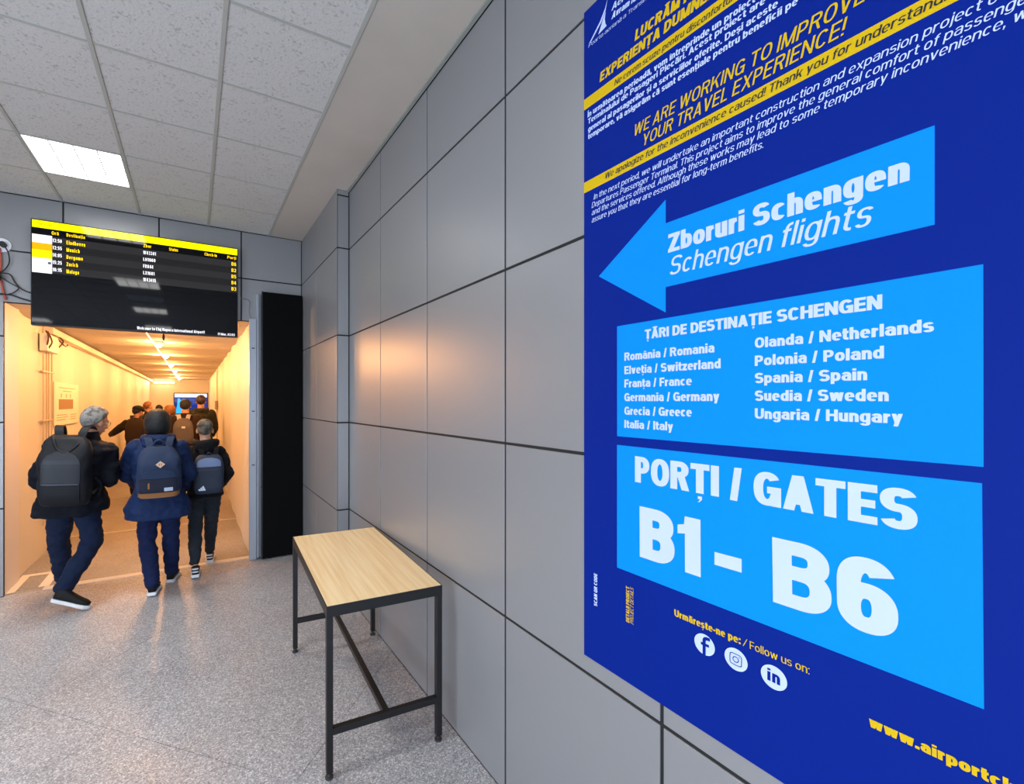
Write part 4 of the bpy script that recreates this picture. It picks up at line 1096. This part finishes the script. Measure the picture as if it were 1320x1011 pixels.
# ---------------------------------------------------------------- backpacks
def pack_frame(c, fwd, tilt=0.0, roll=0.0):
    """local x right, y away from the wearer's back, z up"""
    f = Vector(fwd).normalized(); r = f.cross(V3(0, 0, 1)).normalized()
    M = Matrix((-r, -f, V3(0, 0, 1))).transposed()      # x to the wearer's left
    M = Matrix.Rotation(tilt, 3, r) @ Matrix.Rotation(roll, 3, f) @ M
    return Matrix.Translation(c) @ M.to_4x4()
def sack(w, h, dep, top=.72, n=52, rows=34, p=3.4, seed=1, amp=.006, y0=0.0, slouch=0):
    """rounded bag body, its back at y=0, bulging to y=dep"""
    R = []
    for i in range(rows + 1):
        t = i / rows; z = -h / 2 + h * t
        e = min(1, (max(0, math.sin(math.pi * min(1, t / .22) / 2))) ** .7) if t < .22 else 1
        tt = max(0, (t - .62) / .38)
        ww = w / 2 * (1 - (1 - top) * tt ** 2) * (.86 + .14 * e) * (1 if t < .93 else 1 - 2.6 * (t - .93))
        dd = dep / 2 * (.80 + .20 * e) * (1 - .55 * tt ** 1.7)
        R.append((V3(0, y0 + dd, z), V3(ww, 0, 0), V3(0, dd, 0)))
    mb = MB().loft(R, n, p=p)
    out = []
    for q in mb.V:
        a = Vector(q); nz = noise.noise(Vector((a.x * 9 + seed, a.y * 9, a.z * 9))) + .5 * noise.noise(Vector((a.x * 22, a.y * 22 + seed, a.z * 18)))
        cc = Vector((0, y0 + dep * .4, a.z)); dr = (a - cc).normalized() if (a - cc).length > 1e-5 else Vector()
        out.append(tuple(a + dr * amp * nz - V3(0, slouch * max(0, a.y) * max(0, math.sin(math.pi * (a.z / h + .5))), 0) * 0))
    mb.V = out
    return mb
def front_y(w, h, dep, x, z):
    t = z / h + .5; tt = max(0, (t - .62) / .38); return dep * (1 - .55 * tt ** 1.7)
def straps(bag, w, h, m, reach=.17, wid=.028, top=.34, fwd_d=.15):
    for sx in (-1, 1):
        pts = spline([(sx * w * .20, .015, h * .44), (sx * w * .26, -.05, h * .5 + .05), (sx * w * .30, -.17, h * .5 + .035), (sx * w * .34, -.262, h * .36), (sx * w * .40, -.270, h * .05), (sx * w * .52, -.16, -h * .26), (sx * w * .47, .02, -h * .40)], 6)
        V, F = [], []
        for i, p in enumerate(pts):
            t = (pts[min(i + 1, len(pts) - 1)] - pts[max(i - 1, 0)]).normalized(); side = V3(1, 0, 0); side = (side - t * side.dot(t)).normalized(); nn = t.cross(side)
            ww = wid if i < 26 else wid * .45
            for a, b in ((-1, -1), (1, -1), (1, 1), (-1, 1)): V.append(p + side * a * ww + nn * b * .005)
        for i in range(len(pts) - 1):
            for k in range(4): F.append((4 * i + k, 4 * i + (k + 1) % 4, 4 * i + 4 + (k + 1) % 4, 4 * i + 4 + k))
        MB().add(V, F).build('strap', m, bag)

BAGK = mat('black_bag_fabric', '#080c14', .6, spec=.3, bump=(160, .2, .002)); BAGK2 = mat('charcoal_bag_panel', '#0d1420', .5, bump=(60, .15, .002))
def rear_patch(bag, name, x0, x1, z0, z1, w, h, dep, m, lift=.003, nx=16, nz=8, th=.004, curve=3.4, label=None, rnd=0):
    """a panel lying on the bag's outer face"""
    V, F = [], []
    def face(x, z, l):
        t = z / h + .5; tt = max(0, (t - .62) / .38)
        e = math.sin(math.pi * min(1, t / .22) / 2) ** .7 if t < .22 and t > 0 else 1
        dd = dep / 2 * (.80 + .20 * e) * (1 - .55 * tt ** 1.7); ww = w / 2 * (1 - .28 * tt ** 2) * (.86 + .14 * e)
        q = min(.995, abs(x) / ww); return dd + dd * (1 - q ** curve) ** (1 / curve) + l
    for k, l in ((0, -.006), (1, lift)):
        for i in range(nz + 1):
            for j in range(nx + 1):
                a, b = j / nx, i / nz
                z = z0 + (z1 - z0) * b; xx = x0 + (x1 - x0) * a
                if rnd:
                    cx = (x0 + x1) / 2; hh = (x1 - x0) / 2; zz = max(0, (z - (z1 - rnd)) / rnd); xx = cx + (xx - cx) * math.sqrt(max(0.02, 1 - zz * zz * .92))
                V.append((xx, face(xx, z, l), z))
    m_ = (nx + 1) * (nz + 1)
    for i in range(nz):
        for j in range(nx):
            q = i * (nx + 1) + j
            F.append((m_ + q, m_ + q + nx + 1, m_ + q + nx + 2, m_ + q + 1))
    ed = [j for j in range(nx + 1)] + [i * (nx + 1) + nx for i in range(1, nz + 1)] + [nz * (nx + 1) + j for j in range(nx - 1, -1, -1)] + [i * (nx + 1) for i in range(nz - 1, 0, -1)]
    for a, b in zip(ed, ed[1:] + ed[:1]): F.append((a, b, m_ + b, m_ + a))
    return MB().add(V, F).build(name, m, bag, smooth=False, label=label)

ALLBAGS = []
def bag_thing(c, fwd, lab, tilt=0, roll=0):
    t = thing('backpack', lab, 'backpack', c)
    t.matrix_world = pack_frame(Vector(c), fwd, tilt, roll)
    ALLBAGS.append(t)
    return t
# man's black backpack
w, h, dp = .34, .55, .20
bg = bag_thing((-.898, 4.690, 1.175), (.06, 1, 0), 'large black backpack on the grey haired man', tilt=math.radians(7), roll=math.radians(3))
sack(w, h, dp, .74, seed=3, amp=.013).build('bag_body', BAGK, bg, smooth=True)
rear_patch(bg, 'front_pocket', -.132, .115, -.245, -.085, w, h, dp, BAGK, .012)
rear_patch(bg, 'front_panel', -.132, .115, -.078, .175, w, h, dp, BAGK2, .008, rnd=.11)
rear_patch(bg, 'zip_line', -.128, .110, -.085, -.079, w, h, dp, mat('grey_zip', '#4a5260', .4), .013)
MB().tube(spline([(.135, .15, -.16), (.147, .14, .0), (.128, .13, .15), (.08, .10, .215)]), .004, 6).build('side_zip', mat('grey_zip', '#4a5260', .4), bg)
MB().tube(spline([(-.095, .05, .245), (-.085, .10, .262), (-.04, .155, .185), (.02, .165, .165), (.075, .13, .215), (.085, .06, .262)]), .011, 8).build('top_handle', BAGK, bg, smooth=True)
MB().ball((.10, .175, .06), (.016, .004, .022), n=10).build('badge', mat('grey_badge', '#5e6673', .35), bg)
straps(bg, w, h, BAGK)
MB().box(-.125, -.060, -.06, .02, .235, .275).build('strap_yoke', mat('strap_grey', '#2c3038', .5), bg, bevel=.01)
MB().tube(spline([(.18, .03, -.08), (.215, .0, -.15), (.20, -.01, -.25)]), .009, 6).build('strap_end', BAGK, bg)
# woman's blue backpack with tan base
w, h, dp = .33, .43, .17
M_BB = mat('blue_bag_canvas', '#102544', .8, bump=(180, .25, .002)); M_BD = mat('navy_bag_pocket', '#06112a', .8, bump=(180, .25, .002)); M_TAN = mat('tan_suede', '#8a5c34', .8, bump=(90, .2, .002))
bg = bag_thing((-.270, 4.705, 1.120), (-.03, 1, 0), 'blue canvas backpack with tan base on the woman in the navy coat', tilt=math.radians(5))
sack(w, h, dp, .62, seed=9, amp=.013).build('bag_body', M_BB, bg, smooth=True)
rear_patch(bg, 'front_pocket', -.146, .146, -.175, -.050, w, h, dp, M_BD, .014)
rear_patch(bg, 'pocket_flap', -.125, .125, -.047, .035, w, h, dp, M_BB, .012, rnd=.06)
rear_patch(bg, 'tan_base', -.156, .156, -.212, -.172, w, h, dp, M_TAN, .016)
MB().loft([(V3(0, dp / 2, -h / 2 - .004), V3(w / 2 * .88, 0, 0), V3(0, dp / 2 * .9, 0)), (V3(0, dp / 2, -h / 2 + .045), V3(w / 2 * .985, 0, 0), V3(0, dp / 2 * 1.03, 0))], 30, p=3.4).build('base_panel', M_TAN, bg, smooth=False)
rear_patch(bg, 'label_tag', .040, .105, -.160, -.128, w, h, dp, mat('pale_label', '#a9b6cc', .5), .018, 2, 2)
rear_patch(bg, 'zip_puller', -.080, -.066, -.130, -.080, w, h, dp, M_TAN, .022, 2, 2)
V = [(0, -.030), (.036, 0), (0, .030), (-.036, 0)]
dm = MB().prism(V, 0, .005).build('diamond_patch', mat('pale_tan_patch', '#c9a78c', .6), bg)
dm.rotation_euler = (math.radians(-82), 0, 0); dm.location = (.012, .174, .075)
for x in (-.008, .008):
    sl = MB().box(x - .003, x + .003, -.010, .010, .005, .0065).build('slot', M_TAN, dm)
straps(bg, w, h, M_BB)
MB().tube(spline([(-.03, .03, .205), (-.035, .05, .245), (.0, .06, .27), (.035, .05, .245), (.03, .03, .205)]), .010, 8).build('top_handle', M_BB, bg, smooth=True)
for sx in (-1, 1):
    MB().tube(spline([(sx * .04, .02, .232), (sx * .09, .055, .175), (sx * .140, .085, .07), (sx * .158, .09, -.09), (sx * .16, .08, -.165)]), .013, 8).build('side_edge', M_BB, bg, smooth=True)
# boy's slate backpack
w, h, dp = .265, .37, .13
M_SL = mat('slate_bag', '#1b283c', .7, bump=(180, .25, .002)); M_SLL = mat('pale_slate_top', '#5c6f96', .6, bump=(180, .2, .002))
bg = bag_thing((.132, 5.020, 1.010), (.02, 1, 0), 'slate blue sports backpack with three white stripes on the boy', tilt=math.radians(4))
sack(w, h, dp, .78, seed=5, amp=.007).build('bag_body', M_SL, bg, smooth=True)
rear_patch(bg, 'top_panel', -.105, .105, .085, .165, w, h, dp, M_SLL, .006, rnd=.045)
rear_patch(bg, 'front_panel', -.115, .115, -.150, .078, w, h, dp, M_SL, .008)
for k, (x, hh) in enumerate(((-.098, .018), (-.078, .033), (-.058, .048))):      # three slanted bars
    o = MB().prism([(x, 0), (x + .018, 0), (x + .016 - hh * .35, hh), (x - .001 - hh * .30, hh * .80)], 0, .002).build('stripe_mark', mat('white_print', '#c8d2e6', .5), bg)
    o.matrix_local = Matrix.Translation((.012, dp + .009, -.140)) @ Matrix(((1, 0, 0), (0, 0, 1), (0, 1, 0))).to_4x4()
MB().tube(spline([(-.06, .05, .175), (-.055, .09, .13), (-.05, .105, .09)]), .006, 6).build('pull_cord', mat('dark_lace', '#17181c', .7), bg)
straps(bg, w, h, HOODB, wid=.022)
MB().tube(spline([(-.025, .02, .18), (0, .04, .21), (.025, .02, .18)]), .008, 8).build('top_handle', M_SL, bg, smooth=True)

def settle(bg):
    """bag parts were laid out with x to the viewer's right; turn them into a right-handed frame"""
    S = Matrix.Scale(-1, 4, V3(1, 0, 0))
    for ch in bg.children:
        L = ch.matrix_local.copy()
        for g2 in ch.children:
            g2.data.transform(S @ L @ g2.matrix_local); g2.data.flip_normals(); g2.matrix_local = Matrix()
        ch.data.transform(S @ L); ch.data.flip_normals(); ch.matrix_local = Matrix()
# ---------------------------------------------------------------- people farther down the passage
def stand(x, y, top, fwd=(0, 1, 0), step=.12, face=None, arm=None):
    """a walking figure of the given height, seen from behind"""
    k = top / 1.75; q = lambda a, b, c: (x + a * k, y + b * k, c * k)
    d = dict(pelvis=q(0, 0, .93), chest=q(0, .01, 1.24), neck=q(0, .02, 1.45), head=q(0, .045, 1.625 - .005), sl=q(-.18, 0, 1.40), sr=q(.18, 0, 1.40), el=q(-.24, .03, 1.12), wl=q(-.20, .20, .98),
             er=q(.24, .03, 1.12), wr=q(.20, .20, .98), hl=q(-.09, 0, .88), hr=q(.09, 0, .88), kl=q(-.09, .08 + step, .50), kr=q(.09, .02, .49), al=q(-.09, step + .10, .11), ar=q(.09, -step, .14),
             heel_l=q(-.09, step + .04, 0.002), toe_l=q(-.09, step + .31, 0.002), heel_r=q(.09, -step - .05, .01), toe_r=q(.09, -step + .22, .002), fwd=fwd, face=face or fwd, hem_z=.80 * k, hem_size=(.21 * k, .15 * k), s=k, hs=.98 * k)
    if arm: d.update(arm)
    return d
OLIVE = cloth('olive_parka', '#26261a'); BROWNJ = cloth('brown_jacket', '#2b1d10'); DARKJ = cloth('dark_brown_jacket', '#1e1712'); GREYJ = cloth('grey_brown_jacket', '#4a3c30')
DARKT = cloth('dark_trousers', '#15151a'); BLONDE = mat('auburn_hair', '#8a5524', .5, bump=(110, .7, .008)); REDH = mat('reddish_hair', '#7a4626', .5)
def far_person(d, coat, lab, hair_m, style='short', **k):
    d['eyes'] = True
    b, hd, ax = person(d, dict(coat=coat, legs=DARKT), lab, far=True, **k)
    P, r, f, u, hs = hd
    hair('hair', b, P, r, f, u, hs, hair_m, style, .012)
    return b, hd
d = stand(-.872, 9.55, 1.66, (.15, 1, 0), face=(.75, .8, -.25))
d.update(el=(-1.21, 9.60, 1.20), wl=(-1.30, 9.80, 1.13))
b_, hd_ = far_person(d, DARKJ, 'person in dark jacket and flat cap, left elbow bent out, ahead of the woman', DARKHAIR)
P, r, f, u, hs = hd_
cp = MB().ball(P(0, -.005, .052), 0, (r * .088, f * .105, u * .066)).ball(P(0, .095, .040), 0, (r * .062, f * .052, u * .010), n=12)
cp.build('cap', cloth('dark_cap', '#141216'), b_, smooth=True)
M_BR = cloth('brown_bag', '#2c1f12')
bg = bag_thing((-.885, 9.40, 1.22), (.15, 1, 0), 'plain brown backpack on the person in the flat cap')
sack(.29, .40, .13, .8, seed=2).build('bag_body', M_BR, bg, smooth=True); rear_patch(bg, 'front_pocket', -.10, .10, -.17, .0, .29, .40, .13, M_BR, .015); straps(bg, .29, .40, M_BR)
b_, hd_ = far_person(stand(-.125, 8.72, 1.775, (.03, 1, 0)), BROWNJ, 'man in brown jacket and dark cap wearing a grey backpack', DARKHAIR)
P, r, f, u, hs = hd_
MB().ball(P(0, -.005, .045), 0, (r * .087, f * .103, u * .070)).ball(P(0, .095, .032), 0, (r * .060, f * .05, u * .010), n=12).build('cap', cloth('dark_cap', '#141216'), b_, smooth=True)
M_GB = cloth('grey_bag', '#5a524d'); M_GS = mat('pale_strap', '#a59e98', .6)
bg = bag_thing((-.150, 8.55, 1.235), (.03, 1, 0), 'grey backpack with pale shoulder straps on the man in the dark cap')
sack(.29, .42, .14, .5, seed=6).build('bag_body', M_GB, bg, smooth=True); rear_patch(bg, 'front_pocket', -.10, .10, -.17, .02, .29, .42, .14, M_GB, .02, rnd=.08); straps(bg, .29, .42, M_GS, wid=.03)
MB().box(-.02, .03, .12, .142, .05, .08).build('reflector', mat('bright_badge', '#d8cfc4', .3), bg)
far_person(stand(.125, 10.15, 1.86, (0, 1, 0)) | dict(hood=True), OLIVE, 'tall man in olive hooded parka, right-hand side of the passage', BROWNHAIR, bulk=1.1)
far_person(stand(-.420, 10.45, 1.66, (0, 1, 0)), GREYJ, 'person with auburn hair, mostly hidden behind the woman', BLONDE, 'bob')
far_person(stand(-.748, 12.9, 1.65, (0, 1, 0)), DARKJ, 'person with short dark hair, only the top of the head showing above the woman', DARKHAIR)
far_person(stand(-.930, 12.3, 1.73, (.1, 1, 0), face=(.8, .5, 0)), BROWNJ, 'person with reddish hair beyond the flat cap, only the head showing', REDH)

for t_ in ALLBAGS: settle(t_)
